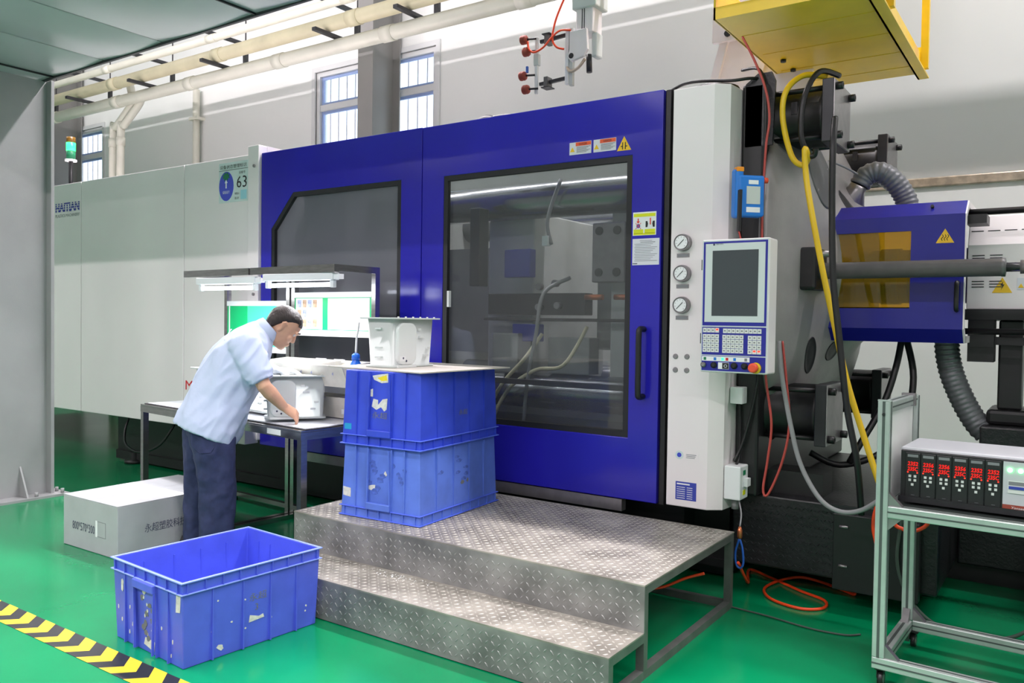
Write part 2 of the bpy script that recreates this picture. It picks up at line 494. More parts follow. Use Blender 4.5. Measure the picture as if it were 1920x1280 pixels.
# near steel column at the edge of the view
c = sempty('column_3', (-6.45, 2.7, 0), 'grey painted steel column with bolted base')
MB().box(-6.46, -6.445, 2.16, 3.125, 0, 3.134).build('web', 'column_grey', c)
MB().box(-6.56, -6.375, 3.125, 3.15, 0, 3.134).build('flange', 'column_grey', c, bevel=.003)
MB().box(-6.56, -6.375, 2.13, 2.155, 0, 3.134).build('flange', 'column_grey', c, bevel=.003)
MB().box(-6.7, -6.3, 2.05, 3.23, 0, .018).build('base_plate', 'column_grey', c)
MB().add([(-6.445, 2.93, .018), (-6.325, 2.93, .018), (-6.445, 2.93, .24), (-6.445, 2.942, .018), (-6.325, 2.942, .018), (-6.445, 2.942, .24)],
         [(0, 1, 2), (5, 4, 3), (0, 3, 4, 1), (1, 4, 5, 2), (2, 5, 3, 0)]).build('gusset', 'column_grey', c)
for (x, y) in ((-6.335, 3.0), (-6.335, 3.19), (-6.42, 3.19), (-6.335, 2.6)):
    MB().cyl((x, y, .018), (x, y, .05), .014, 6).build('bolt', 'column_grey', c)

# overhead sheet-metal duct crossing the upper corner
duct = sempty('ceiling_duct', (-4, 2.3, 3.136), 'overhead grey sheet metal duct with cross seams')
xe = [-12.4, -11.2, -10.0, -8.9, -7.8, -7.0, -6.3, -5.6, -4.9, -3.97, -2.9]
for i in range(len(xe)-1):
    a, e = xe[i], xe[i+1]-.006
    nx, ny = 6, 8
    grid = []
    for j in range(ny+1):
        for k in range(nx+1):
            fx, fy = k/nx, j/ny
            sag = .028*math.sin(PI*fx)*math.sin(PI*fy) + .01*math.sin(PI*fx)
            grid.append((a+(e-a)*fx, 1.55+1.56*fy, 3.15-sag))
    m2 = MB()
    m2.add(grid, [(j*(nx+1)+k, j*(nx+1)+k+1, (j+1)*(nx+1)+k+1, (j+1)*(nx+1)+k) for j in range(ny) for k in range(nx)], True)
    m2.build('panel', 'duct_metal', duct)
MB().box(-12.4, -2.9, 1.55, 3.11, 3.17, 3.2).build('top_sheet', 'duct_metal', duct)
MB().box(-12.4, -2.9, 3.1, 3.118, 3.132, 3.2).build('edge_rail', 'bracket_dark', duct)
for x in xe[1:-1]:
    if abs(x+3.97) < .01 or abs(x+6.3) < .01 or abs(x+10) < .01:
        MB().box(x-.006, x+.006, 1.55, 3.1, 3.138, 3.165).build('joint', 'gasket', duct)

# unseen beam added above the view to shade the back wall and platform
gd = sempty('beam_baffle', (-6, 2, 3.75), 'unseen grey beam added to shade the back wall')
MB().box(XL+.2, XR-.2, 1.85, 2.15, 3.75, 5.35).build('web', 'baffle_grey', gd)
MB().box(XL+.2, XR-.2, 1.75, 2.25, 5.35, 5.37).build('flange', 'baffle_grey', gd)

# hall lamps over the machine, and the added rows
for o, (x, y, z, wt) in HALL:
    row = 'machine' if y > 3 else 'shading beam, added to light the upper wall' if y > 0 else 'floor behind, added for front fill' if y > -4 else 'far floor behind, added for front fill'
    t = thing('hall_lamp', 'long white hall lamp hung from the roof over the %s' % row, 'lamp', (x, y, z), group='hall lamps over the %s' % row)
    MB().box(x-1.25, x+1.25, y-.14, y+.14, z+.02, z+.1).build('housing', 'lamp_body', t)
    if y > 3 and x < 0: MB().box(x-1.25, x+1.25, y+.14, y+.15, z-.34, z+.1).build('added_baffle', 'lamp_body', t)  # added baffle that keeps this lamp's light off the back wall
    for sx in (-.9, .9):
        if 0 < y < 3: MB().box(x+sx-.02, x+sx+.02, y-.02, y+.02, z+.1, z+.2).build('yoke', 'bracket_dark', t)
        else: MB().cyl((x+sx, y, z+.1), (x+sx, y, ZR), .006, 6).build('hanger', 'bracket_dark', t)
    o.parent = t; o.location = (0, 0, 0)
    if 0 < y < 3: t.rotation_euler = (math.radians(42), 0, 0)      # added floods, tilted to brighten the upper back wall

# pipes on brackets along the back wall
def pipe(name, label, y, z, r, m, x0=-19, x1=2, step=2.3):
    t = thing(name, label, 'pipe', ((x0+x1)/2, y, z))
    MB().cyl((x0, y, z), (x1, y, z), r, 20).build('run', m, t)
    x = x0+1.1
    while x < x1:
        MB().cyl((x, y, z), (x+.16, y, z), r*1.1, 20).build('coupling', m, t); x += step
pipe('water_pipe', 'thin white plastic pipe, highest of the three along the back wall', 6.1, 4.72, .046, 'pvc')
pipe('drain_pipe', 'cream plastic pipe hanging between the two white wall pipes', 6.2, 4.55, .077, 'pvc_cream')
pipe('vent_pipe', 'thick white plastic pipe, lowest of the three along the back wall', 6.3, 4.34, .077, 'pvc', step=1.7)
for i in range(10):
    x = -14.9+i*1.56
    if abs(x+6.93) < .25 or abs(x+14.3) < .3: x += .4
    t = thing('pipe_bracket', 'dark angle bracket carrying the wall pipes', 'bracket', (x, 6.8, 4.4), group='dark pipe brackets on the back wall')
    MB().box(x-.028, x+.028, 5.98, 6.62, 4.425, 4.46).build('arm', 'bracket_dark', t)
    MB().box(x-.028, x+.028, 5.98, 6.62, 4.78, 4.815).build('arm', 'bracket_dark', t)
    MB().box(x-.03, x+.03, 6.6, 6.64, 4.42, 4.83).build('back_plate', 'bracket_dark', t)
    MB().cyl((x, 6.62, 4.83), (x, 6.62, ZR), .008, 8).build('hanger_rod', 'bracket_dark', t)
for k, (dx, top, lab) in enumerate(((0, 4.62, 'white downpipe bending up to the highest wall pipe'), (.2, 4.42, 'white downpipe bending up to the lowest wall pipe'))):
    x = -11.4+dx
    t = thing('downpipe', lab, 'pipe', (x, 6.45, 0))
    MB().tube(spline([(x, 6.45, 0), (x, 6.45, 2), (x, 6.45, 3.93), (x+.09, 6.45, 4.06), (x+.42, 6.45, 4.28), (x+.5, 6.45, 4.38), (x+.5, 6.4, top)], 5), .053, 14).build('run', 'pvc', t)
    MB().cyl((x, 6.45, 3.78), (x, 6.45, 3.9), .062, 14).build('coupling', 'pvc', t)
t = thing('wall_conduit', 'thin white conduit running down the back wall', 'pipe', (-10.85, 7.42, 0))
MB().cyl((-10.85, 7.42, 0), (-10.85, 7.42, 4.75), .05, 12).build('run', 'pvc', t)
MB().box(-10.95, -10.75, 7.36, 7.5, 4.3, 4.34).build('clip', 'pvc', t)

# hazard tape on the floor
tp = thing('hazard_tape', 'black and yellow chevron tape stuck on the green floor', 'floor tape', (-4.6, 1.765, 0))
MB().box(-7.4, -1.9, 1.70, 1.83, .0005, .0016).build('strip', 'tape_black', tp)
proto = None
x = -7.35
while x < -2.1:
    if proto is None:
        m2 = MB(); q = .085
        for sgn, y0 in ((1, 1.70), (-1, 1.83)):
            ym = 1.765
            m2.add([(x, y0, .0019), (x+q, y0, .0019), (x+q+.065, ym, .0019), (x+.065, ym, .0019)], [(0, 1, 2, 3)])
        proto = m2.build('chevron', 'tape_yellow', tp)
        c0 = ORG[proto.name].copy(); xa = x
    else:
        inst(proto, 'chevron', c0+Vector((x-xa, 0, 0)), tp)
    x += .17
# ------------------------------------------------------------------ injection moulding machine
MC = thing('moulding_machine', 'large blue and white injection moulding machine with sliding doors and windows', 'machine', (-3.4, 4.95, 0))
DY = 3.95
# clamp end housing: white panels over a closed body
MB().box(-11.6, -5.06, DY+.03, 6.1, .52, 2.585).build('clamp_housing', 'machine_white', MC)
px = [-11.6, -9.4, -7.514, -5.934, -5.112]
for i in range(4):
    MB().box(px[i]+.004, px[i+1]-.004, DY, DY+.03, .49, 2.597).build('cover_panel', 'machine_white', MC, bevel=.006)
po = MB().box(-5.108, -4.985, DY-.02, DY+.06, .46, 2.655).build('end_post', 'machine_white', MC, bevel=.006)
MB().box(-5.108, -4.985, DY+.06, 5.3, 2.595, 2.655).build('top_beam', 'machine_white', po)
for z in (2.5, 1.55, .75): MB().cyl((-5.03, DY-.02, z), (-5.03, DY-.03, z), .012, 10).build('bolt', 'plate_steel', po)
for x in (-4.86, -4.8): MB().cyl((x, 4.3, 2.55), (x, 4.3, 2.66), .012, 8).build('indicator', 'ink_red', MC)
MB().box(-7.5, -1.5, 4.3, 5.9, .1, .52).build('base_frame', 'black_paint', MC)
MB().box(-7.5, -1.5, 4.28, 5.92, .02, .1).build('sole_plate', 'black_paint', MC)
for x in (-7.2, -5.8, -4.4): MB().lathe([(0, .1), (.03, .1), (.04, .05), (.1, .05)], 14, 'z', (x, 4.3, 0)).build('levelling_foot', 'black_paint', MC)
MB().box(-4.7, -1.98, DY+.01, DY+.06, .36, .424).build('door_rail', 'plate_steel', MC)
MB().box(-4.98, -1.7, 4.15, 4.3, .1, .5).build('front_skirt', 'black_paint', MC)

# doors
def door(outer, inner, pane, label):
    d = MB().frame(outer, inner, DY, DY+.045).build('sliding_door', 'machine_blue', MC, bevel=.004)
    cx = sum(p[0] for p in inner)/len(inner); cz = sum(p[1] for p in inner)/len(inner)
    g = []
    for i, (u, v) in enumerate(inner):           # inset polygon for the dark gasket
        a, c = Vector(inner[i-1]), Vector(inner[(i+1) % len(inner)]); p = Vector((u, v))
        n1 = (p-a).normalized(); n2 = (c-p).normalized()
        n1, n2 = Vector((-n1.y, n1.x)), Vector((-n2.y, n2.x))
        k = .032/(1+n1.dot(n2)); q = p+(n1+n2)*k
        g.append((q.x, q.y))
    MB().frame(inner, g, DY+.004, DY+.03).build('gasket', 'gasket', d)
    p = MB().prism(inner, DY+.03, DY+.038).build('window_pane', pane, d)
    p['label'] = label
    return d
dl = door([(-4.975, .43), (-3.417, .43), (-3.417, 2.593), (-4.62, 2.593), (-4.975, 2.593)],
          [(-4.862, .78), (-3.591, .78), (-3.591, 2.278), (-4.63, 2.278), (-4.862, 2.03)], 'pane_reflect_grey', 'window pane with a cut corner, grey reflection put in its colour')
dr = door([(-3.411, .43), (-1.775, .43), (-1.775, 2.59), (-3.411, 2.59)],
          [(-3.237, .763), (-1.947, .763), (-1.947, 2.27), (-3.237, 2.27)], 'pane_clear', 'large clear window pane')
MB().box(-4.975, -4.94, DY+.045, DY+.12, .43, 2.593).build('door_return', 'machine_blue', dl)
MB().tube(spline([(-1.862, DY, 1.345), (-1.862, DY-.05, 1.345), (-1.862, DY-.062, 1.31), (-1.862, DY-.062, 1.17), (-1.862, DY-.062, 1.02), (-1.862, DY-.05, .99), (-1.862, DY, .99)], 5), .0155, 10).build('handle', 'black_paint', dr)
MB().box(-1.775, -1.722, DY+.03, DY+.1, .43, 2.59).build('door_gap_seal', 'gasket', MC)
MB().box(-1.76, -1.735, DY+.005, DY+.03, .43, 2.585).build('door_gap_seal', 'black_paint', MC)
MB().box(-3.215, -3.19, DY+.005, DY+.028, 1.46, 1.56).build('door_sensor', 'plastic_white', dr)
# things lying on the roof edge of the machine
for (x, wd, hh) in ((-3.05, .16, .07), (-2.75, .3, .03), (-5.75, .12, .05), (-6.1, .1, .06)):
    MB().lathe([(0, wd*.5), (hh*.6, wd*.45), (hh, wd*.2)], 14, 'z', (x, 4.15, 2.59)).build('roof_fitting', 'black_paint', MC)
MB().tube(spline([(-3.3, 4.2, 2.6), (-3.0, 4.15, 2.645), (-2.6, 4.2, 2.62), (-2.2, 4.3, 2.6)], 5), .012, 6).build('roof_cable', 'black_hose', MC)

# inside, seen through the doors
MB().box(-5.0, -1.4, 6.02, 6.1, .43, 2.5).build('rear_panel', 'inner_light', MC)
MB().box(-5.0, -1.5, 4.0, 6.02, .5, .56).build('drip_tray', 'dark_steel', MC)
pl = MB().box(-1.78, -1.44, 4.15, 5.95, .56, 2.35).build('fixed_platen', 'inner_grey', MC, bevel=.02)
pm = MB().box(-4.75, -4.3, 4.15, 5.95, .6, 2.45).build('moving_platen', 'inner_grey', MC, bevel=.02)
for (y, z) in ((4.48, .93), (4.48, 2.16), (5.62, .93), (5.62, 2.16)):
    MB().cyl((-5.0, y, z), (-1.4, y, z), .115, 28).build('tie_bar', 'tie_steel', MC)
ml = MB().box(-3.32, -2.95, 4.55, 5.55, .95, 2.1).build('mould_half', 'inner_light', MC, bevel=.01)
MB().box(-4.3, -3.32, 4.75, 5.35, 1.15, 1.9).build('ejector_box', 'inner_grey', ml)
mr = MB().box(-2.35, -1.78, 4.5, 5.6, 1.0, 2.15).build('mould_half', 'inner_light', MC, bevel=.01)
MB().box(-2.55, -2.35, 4.7, 5.4, 1.2, 1.95).build('core_block', 'inner_grey', mr)
blk = MB().box(-2.42, -2.2, 4.38, 4.5, 1.62, 1.98).build('slide_block', 'plate_steel', MC, bevel=.008)
for (x, z) in ((-2.37, 1.93), (-2.25, 1.93), (-2.37, 1.68), (-2.25, 1.68)):
    MB().cyl((x, 4.38, z), (x, 4.372, z), .026, 14).build('bore', 'gasket', blk)
for (x0, x1, y0, y1, z0, z1, m) in ((-3.3, -1.95, 4.6, 4.7, 2.2, 2.27, 'dark_steel'), (-3.25, -2.5, 4.45, 4.55, 1.42, 1.56, 'dark_steel'), (-3.25, -2.2, 4.4, 4.46, 1.38, 1.4, 'gasket'),
                                     (-3.1, -2.9, 4.3, 4.45, 1.05, 1.3, 'inner_grey'), (-2.15, -1.8, 4.35, 4.45, 1.0, 1.2, 'dark_steel'), (-2.75, -2.45, 4.42, 4.55, 1.05, 1.28, 'inner_grey'),
                                     (-3.22, -3.14, 4.2, 4.3, 1.6, 2.1, 'dark_steel'), (-3.05, -2.85, 4.35, 4.42, 1.66, 1.84, 'label_blue'), (-2.98, -2.78, 4.35, 4.42, 1.25, 1.36, 'ink_blue')):
    MB().box(x0, x1, y0, y1, z0, z1).build('tooling_block', m, MC, bevel=.006)
for (x, z) in ((-2.82, 1.6), (-2.7, 1.62), (-2.82, 1.47), (-2.68, 1.48)):
    MB().cyl((x, 4.44, z), (x, 4.4, z), .022, 12).build('water_fitting', 'plate_steel', MC)
for x in (-2.4, -2.2): MB().cyl((x-.06, 4.38, 1.53), (x+.06, 4.38, 1.53), .018, 10).build('water_fitting', 'copper', MC)
for pts, m in (([(-2.55, 4.35, 1.65), (-2.68, 4.25, 1.55), (-2.7, 4.2, 1.3), (-2.76, 4.2, 1.0), (-2.78, 4.2, .75)], 'grey_cable'),
               ([(-2.72, 4.3, 1.3), (-2.78, 4.2, 1.15), (-2.95, 4.2, .98), (-3.05, 4.2, .8), (-3.06, 4.2, .65)], 'pvc_cream'),
               ([(-2.4, 4.3, 1.35), (-2.5, 4.2, 1.12), (-2.7, 4.2, 1.08), (-2.9, 4.2, .95), (-3.04, 4.2, .72)], 'pvc_cream'),
               ([(-2.6, 4.3, 2.25), (-2.66, 4.25, 2.0), (-2.63, 4.25, 1.85)], 'grey_cable')):
    MB().tube(spline(pts, 6), .012, 8).build('cooling_hose', m, MC)
MB().box(-2.68, -2.64, 4.22, 4.26, 1.84, 1.9).build('sensor', 'plastic_white', MC)
MB().box(-3.24, -2.0, 4.05, 4.1, 1.0, 1.03).build('guard_bar', 'dark_steel', MC)
for (x, z) in ((-2.75, .7), (-2.2, .68)): MB().box(x-.06, x+.06, 4.3, 4.31, z-.01, z+.01).build('tray_label', 'paper', MC)

# white end cover with gauges
plan = [(-1.72, DY), (-1.50, DY), (-1.434, DY+.05), (-1.405, 4.3), (-1.72, 4.3)]
ec = MB().prism(plan, .435, 2.58, 'z').build('end_cover', 'machine_white', MC, bevel=.005)
MB().box(-1.74, -1.71, DY+.06, 4.3, .43, 2.57).build('cover_return', 'inner_grey', ec)
MB().lathe([(0, .13), (.02, .12), (.035, .05)], 20, 'z', (-1.56, 4.12, 2.58)).build('cap', 'black_paint', ec)
for z in (1.791, 1.633, 1.472):
    g = MB().lathe([(DY-.03, .0385), (DY-.034, .0385), (DY-.034, .042), (DY-.02, .044), (DY, .044)], 28, 'y', (-1.648, 0, z)).build('pressure_gauge', 'plate_steel', MC)
    MB().cyl((-1.648, DY-.0345, z), (-1.648, DY-.036, z), .0335, 26).build('dial', 'paper', g)
    MB().bar((-1.666, DY-.0375, z-.018), (-1.634, DY-.0375, z+.014), .003, .001, (0, 1, 0)).build('needle', 'ink_black', g)
    for k in range(9):
        a = math.radians(-135+k*33.75+90)
        MB().bar((-1.648+.024*math.cos(a), DY-.0365, z+.024*math.sin(a)), (-1.648+.03*math.cos(a), DY-.0365, z+.03*math.sin(a)), .0014, .0006, (0, 1, 0)).build('tick', 'ink_black', g)
    n = MB().box(-1.684, -1.616, DY-.003, DY, z-.074, z-.054).build('name_plate', 'plate_steel', MC)
    MB().box(-1.679, -1.621, DY-.004, DY-.003, z-.07, z-.058).build('print', 'ink_grey', n)
for x in (-1.681, -1.619):
    for z in (1.209, 1.139):
        MB().lathe([(DY-.004, .009), (DY-.005, .013), (DY, .014)], 16, 'y', (x, 0, z)).build('plug', 'plate_steel', MC)

def sticker(name, x0, x1, z0, z1, m, label=None, y=DY):
    o = MB().box(x0, x1, y-.0015, y, z0, z1).build(name, m, MC)
    if label: o['label'] = label
    return o
def strip(p, x0, x1, z0, z1, m, y=DY, name='print'):
    return MB().box(x0, x1, y-.0026, y-.0015, z0, z1).build(name, m, p)
def tri(p, cx, z0, w, h, m, y=DY, d=.0026, name='warning_triangle'):
    return MB().prism([(cx-w/2, z0), (cx+w/2, z0), (cx, z0+h)], y-d, y-d+.001).build(name, m, p)
# lettering and stickers on the clamp housing
text('maker_lettering', 'HAITIAN', 'ink_blue', MC, (-7.97, DY-.001, 2.345), *XF, .105, .43, bold=.045)
for k in range(3): MB().box(-7.98, -7.53, DY-.0028, DY-.0022, 2.362+k*.021, 2.367+k*.021).build('lettering_stripe', 'machine_white', MC)
text('maker_subtitle', 'PLASTICS MACHINERY', 'ink_grey', MC, (-7.97, DY-.001, 2.29), *XF, .04, .43)
text('model_lettering', 'MA', 'ink_red', MC, (-5.9, DY-.001, .786), *XF, .11, .2)
s = sticker('status_sign', -5.478, -5.128, 2.255, 2.56, 'sticker_pale', 'pale status sign with blue disc and number 63')
text('sign_heading', '设备状态管理标识', 'ink_black', s, (-5.465, DY-.0015, 2.515), *XF, .032, .32)
MB().box(-5.478, -5.13, DY-.0026, DY-.0015, 2.5, 2.503).build('rule', 'ink_black', s)
text('machine_name', '设备号', 'ink_black', s, (-5.235, DY-.0015, 2.465), *XF, .022, .075)
text('machine_number', '63', 'ink_black', s, (-5.262, DY-.0015, 2.36), *XF, .125, .12)
MB().prism([(-5.388+.088*math.cos(2*PI*i/28), 2.38+.112*math.sin(2*PI*i/28)) for i in range(28)], DY-.003, DY-.0015).build('disc', 'sticker_blue', s)
MB().prism([(-5.388+(.05 if i % 2 else .03)*math.cos(2*PI*i/16), 2.455+(.035 if i % 2 else .02)*math.sin(2*PI*i/16)) for i in range(16)], DY-.006, DY-.003).build('magnet', 'sticker_green', s)
MB().prism([(-5.394, 2.365), (-5.382, 2.365), (-5.382, 2.405), (-5.37, 2.405), (-5.388, 2.43), (-5.406, 2.405), (-5.394, 2.405)], DY-.0045, DY-.003).build('arrow', 'paper', s)
text('disc_lettering', '设备运行', 'paper', s, (-5.388, DY-.003, 2.325), *XF, .026, .085, center=True)
text('field_name', '负责人', 'ink_black', s, (-5.285, DY-.0015, 2.31), *XF, .02, .055)
text('field_name', '班 次', 'ink_black', s, (-5.285, DY-.0015, 2.275), *XF, .02, .05)
strip(s, -5.215, -5.145, 2.27, 2.34, 'sticker_cyan')
b = MB().box(-5.26, -4.995, DY-.12, DY, .44, .56).build('switch_box', 'machine_white', MC, bevel=.004)
MB().box(-5.2, -5.1, DY-.122, DY-.12, .455, .545).build('red_plate', 'ink_red', b)
MB().cyl((-5.03, DY-.12, .5), (-5.03, DY-.13, .5), .007, 8).build('screw', 'plate_steel', b)
# stickers on the right door
for x0 in (-2.335, -2.183):
    s = sticker('danger_label', x0, x0+.138, 2.306, 2.374, 'paper_grey')
    strip(s, x0+.04, x0+.136, 2.352, 2.372, 'label_orange')
    text('heading', 'DANGER', 'ink_black', s, (x0+.062, DY-.0026, 2.356), *XF, .016, .05)
    tri(s, x0+.019, 2.322, .03, .026, 'label_yellow')
    for k in range(6): strip(s, x0+.046, x0+.132-.012*(k % 3), 2.345-k*.006, 2.3475-k*.006, 'ink_grey')
s = MB().prism([(-2.04, 2.298), (-1.955, 2.298), (-1.9975, 2.374)], DY-.0015, DY).build('crush_warning', 'label_yellow', MC)
for dx in (-.008, .008):
    strip(s, -1.9975+dx-.0025, -1.9975+dx+.0025, 2.304, 2.342, 'ink_black')
    strip(s, -1.9975+(dx if dx > 0 else dx-.011), -1.9975+(dx+.011 if dx > 0 else dx), 2.318, 2.323, 'ink_black')
s = sticker('safety_label', -1.937, -1.803, 1.84, 1.963, 'paper')
strip(s, -1.932, -1.808, 1.938, 1.955, 'label_lime'); strip(s, -1.932, -1.876, 1.85, 1.872, 'label_lime'); strip(s, -1.868, -1.808, 1.85, 1.872, 'label_lime'); strip(s, -1.932, -1.808, 1.842, 1.852, 'label_lime')
MB().prism([(-1.909, 1.93), (-1.903, 1.93), (-1.903, 1.915), (-1.896, 1.915), (-1.906, 1.903), (-1.916, 1.915), (-1.909, 1.915)], DY-.0026, DY-.0015).build('arrow', 'label_red', s)
MB().prism([(-1.905+.011*math.cos(2*PI*i/16), 1.89+.011*math.sin(2*PI*i/16)) for i in range(16)], DY-.0026, DY-.0015).build('hand_mark', 'scuff_dark', s)
for sg in (1, -1): MB().bar((-1.921, DY-.003, 1.89-.016*sg), (-1.889, DY-.003, 1.89+.016*sg), .0025, .0006, (0, 1, 0)).build('cross', 'label_red', s)
for sg in (1, -1): MB().prism([(-1.837+sg*.026, 1.914), (-1.837+sg*.016, 1.914), (-1.837+sg*.012, 1.9), (-1.837+sg*.016, 1.882), (-1.837+sg*.026, 1.882)][::sg], DY-.0026, DY-.0015).build('plate_mark', 'ink_black', s)
strip(s, -1.839, -1.833, 1.895, 1.93, 'label_red')
s = sticker('notice_sheet', -1.937, -1.783, 1.684, 1.823, 'paper_grey')
for k in range(13):
    strip(s, -1.925+(.03 if k < 2 else 0)+.004*(k % 2), -1.795-.012*((k*5) % 4)-(.03 if k < 1 else 0), 1.811-k*.0088, 1.813-k*.0088+(.001 if k == 1 else 0), 'ink_grey')
strip(s, -1.934, -1.908, 1.69, 1.694, 'ink_navy')
# stickers low on the end cover
s = MB().prism([(-1.65+.022*math.cos(2*PI*i/24), .702+.022*math.sin(2*PI*i/24)) for i in range(24)], DY-.0015, DY).build('round_seal', 'sticker_pale', MC)
MB().prism([(-1.65+.012*math.cos(2*PI*i/18), .702+.012*math.sin(2*PI*i/18)) for i in range(18)], DY-.0026, DY-.0015).build('seal_mark', 'sticker_blue', s)
s = sticker('inspection_label', -1.62, -1.545, .685, .718, 'machine_white')
for k in range(3): strip(s, -1.612, -1.566+.004*k, .69+k*.008, .693+k*.008, 'ink_grey')
s = sticker('rating_plate', -1.667, -1.555, .472, .565, 'label_blue')
for k in range(6):
    strip(s, -1.66, -1.615, .48+k*.011, .4835+k*.011, 'paper_grey'); strip(s, -1.605, -1.575, .48+k*.011, .4835+k*.011, 'paper_grey')
strip(s, -1.66, -1.59, .55, .557, 'paper')

# side boxes and conduit on the cover
b = MB().box(-1.43, -1.345, 4.0, 4.12, .495, .665).build('junction_box', 'plastic_white', MC, bevel=.006)
for (z, m) in ((.63, 'sticker_green'), (.6, 'paper'), (.57, 'paper_grey'), (.53, 'label_lime')):
    MB().box(-1.345, -1.343, 4.04, 4.075, z-.012, z+.012).build('tag', m, b)
MB().box(-1.345, -1.325, 4.05, 4.1, .56, .6).build('switch', 'plastic_white', b)
MB().cyl((-1.39, 4.06, .495), (-1.39, 4.06, .44), .018, 10).build('gland', 'grey_cable', b)
b = MB().box(-1.425, -1.36, 4.05, 4.16, .975, 1.06).build('junction_box', 'plastic_white', MC, bevel=.004)
MB().tube(spline([(-1.39, 4.1, .975), (-1.385, 4.1, .85), (-1.38, 4.08, .7), (-1.39, 4.06, .665)], 5), .006, 6).build('lead', 'black_hose', b)

# control panel
CX, CZ, CY = -1.459, 1.776, 3.72
def cu(x): return CX+(x-630)*.000619
def cv(y): return CZ-(y-118)*.000626
cp = MB().box(cu(630), cu(1150), CY, CY+.12, cv(1118), cv(118)).build('control_panel', 'machine_white', MC, bevel=.008, seg=3)
cp['label'] = 'operator control panel with grey screen and keypad'
def crect(x0, x1, y0, y1, m, name, d=.002, base=0.0, parent=None, bev=0):
    return MB().box(cu(x0), cu(x1), CY-base-d, CY-base, cv(y1), cv(y0)).build(name, m, parent or cp, bevel=bev)
crect(636, 1144, 124, 1112, 'panel_grey', 'face_plate', .002)
crect(645, 1136, 135, 765, 'panel_blue', 'screen_border', .001, .002)
crect(662, 1120, 150, 738, 'panel_grey', 'bezel', .002, .003)
crect(718, 1070, 203, 692, 'screen_glass', 'screen', .001, .005)
text('panel_lettering', 'HAITIAN', 'ink_navy', cp, (cu(745), CY-.0052, cv(160)), *XF, .011, .034)
MB().prism([(cu(728)+.005*math.cos(2*PI*i/12), cv(157)+.005*math.sin(2*PI*i/12)) for i in range(12)], CY-.0062, CY-.005).build('logo', 'ink_navy', cp)
crect(645, 1136, 775, 985, 'panel_blue', 'key_field', .0012, .002)
crect(645, 1136, 993, 1105, 'panel_blue', 'switch_field', .0012, .002)
key = None
for (x0, x1, y0, y1, nx, ny) in ((653, 783, 783, 820, 4, 1), (812, 1106, 786, 823, 9, 1), (653, 783, 830, 968, 4, 4), (808, 972, 833, 971, 5, 4), (1003, 1106, 836, 974, 3, 4)):
    for i in range(nx):
        for j in range(ny):
            a = x0+(x1-x0)*i/nx; e = y0+(y1-y0)*j/ny
            lit = (nx == 4 and ny == 1 and i == 3) or (nx == 3 and j == 3 and i > 0)
            kx, ky = (x1-x0)/nx-3, (y1-y0)/ny-3
            o = crect(a, a+kx, e, e+ky, 'led_red' if False else 'key_white', 'key', .003, .003)
            if lit: crect(a+kx*.2, a+kx*.8, e+ky*.15, e+ky*.5, 'led_red', 'key_lamp', .001, .006)
            else: crect(a+kx*.25, a+kx*.7, e+ky*.35, e+ky*.65, 'ink_grey', 'key_mark', .0005, .006)
sl = crect(648, 1018, 997, 1032, 'paper', 'switch_legend', .001, .0032)
for (x, m) in ((672, 'sticker_green'), (752, 'pendant_blue'), (812, 'lamp_green'), (846, 'ink_red'), (905, 'pendant_blue'), (990, 'ink_grey')):
    crect(x-10, x+10, 1004, 1026, m, 'legend_mark', .0006, .0042)
for (x, r, m) in ((662, 17, 'plate_steel'), (745, 19, 'black_paint'), (903, 20, 'black_paint'), (982, 20, 'black_paint')):
    MB().lathe([(CY-.002, r*.00075), (CY-.012, r*.00075), (CY-.014, r*.0005), (CY-.02, r*.0004)], 18, 'y', (cu(x), 0, cv(1062))).build('knob', m, cp)
crect(778, 862, 1040, 1090, 'paper', 'rocker_frame', .003, .003); crect(812, 860, 1043, 1087, 'ink_black', 'rocker', .004, .004)
text('rocker_mark', 'O', 'paper', cp, (cu(838), CY-.0085, cv(1078)), *XF, .022, center=True)
MB().lathe([(CY-.003, .026), (CY-.012, .025), (CY-.012, .012)], 24, 'y', (cu(1066), 0, cv(1072))).build('collar', 'label_yellow', cp)
MB().lathe([(CY-.012, .012), (CY-.02, .014), (CY-.022, .0225), (CY-.036, .0215), (CY-.04, .015)], 24, 'y', (cu(1058), 0, cv(1070))).build('emergency_stop', 'button_red', cp)
MB().box(cu(600), cu(1080), CY+.12, DY+.02, cv(1090), cv(140)).build('mounting_box', 'machine_white', cp)
for y in (300, 865): MB().box(cu(596), cu(630), CY+.05, CY+.12, cv(y+40), cv(y-40)).build('hinge', 'black_paint', cp)

# injection side: platen casting, lock cylinders
MB().box(-1.42, -1.3, 4.12, 6.0, .5, 2.6).build('rear_plate', 'black_paint', MC, bevel=.015)
ca = MB()
prof = [(-1.31, .98), (-1.27, .96), (-1.22, .9), (-1.17, .8), (-1.12, .66), (-1.08, .54), (-1.03, .46), (-.99, .42), (-.97, .36)]
rg = []
for a, r in prof:
    ring = []
    for i in range(56):
        t = 2*PI*i/56
        k = 1.0/(abs(math.cos(t))**3.2+abs(math.sin(t))**3.2)**(1/3.2) if r > .6 else 1.0/(abs(math.cos(t))**2.3+abs(math.sin(t))**2.3)**(1/2.3)
        ring.append((a, 5.05+r*k*math.cos(t)*.98, 1.68+r*k*math.sin(t)*.9))
    rg.append(ring)
cs = ca.rings(rg).build('platen_casting', 'casting', MC)
from mathutils.bvhtree import BVHTree
_bm = bmesh.new(); _bm.from_mesh(cs.data); _bv = BVHTree.FromBMesh(_bm)
def surf(y, z):
    c = ORG[cs.name]
    hit = _bv.ray_cast(Vector((2, y, z))-c, Vector((-1, 0, 0)))
    return (hit[0].x+c.x) if hit[0] is not None else -1.3
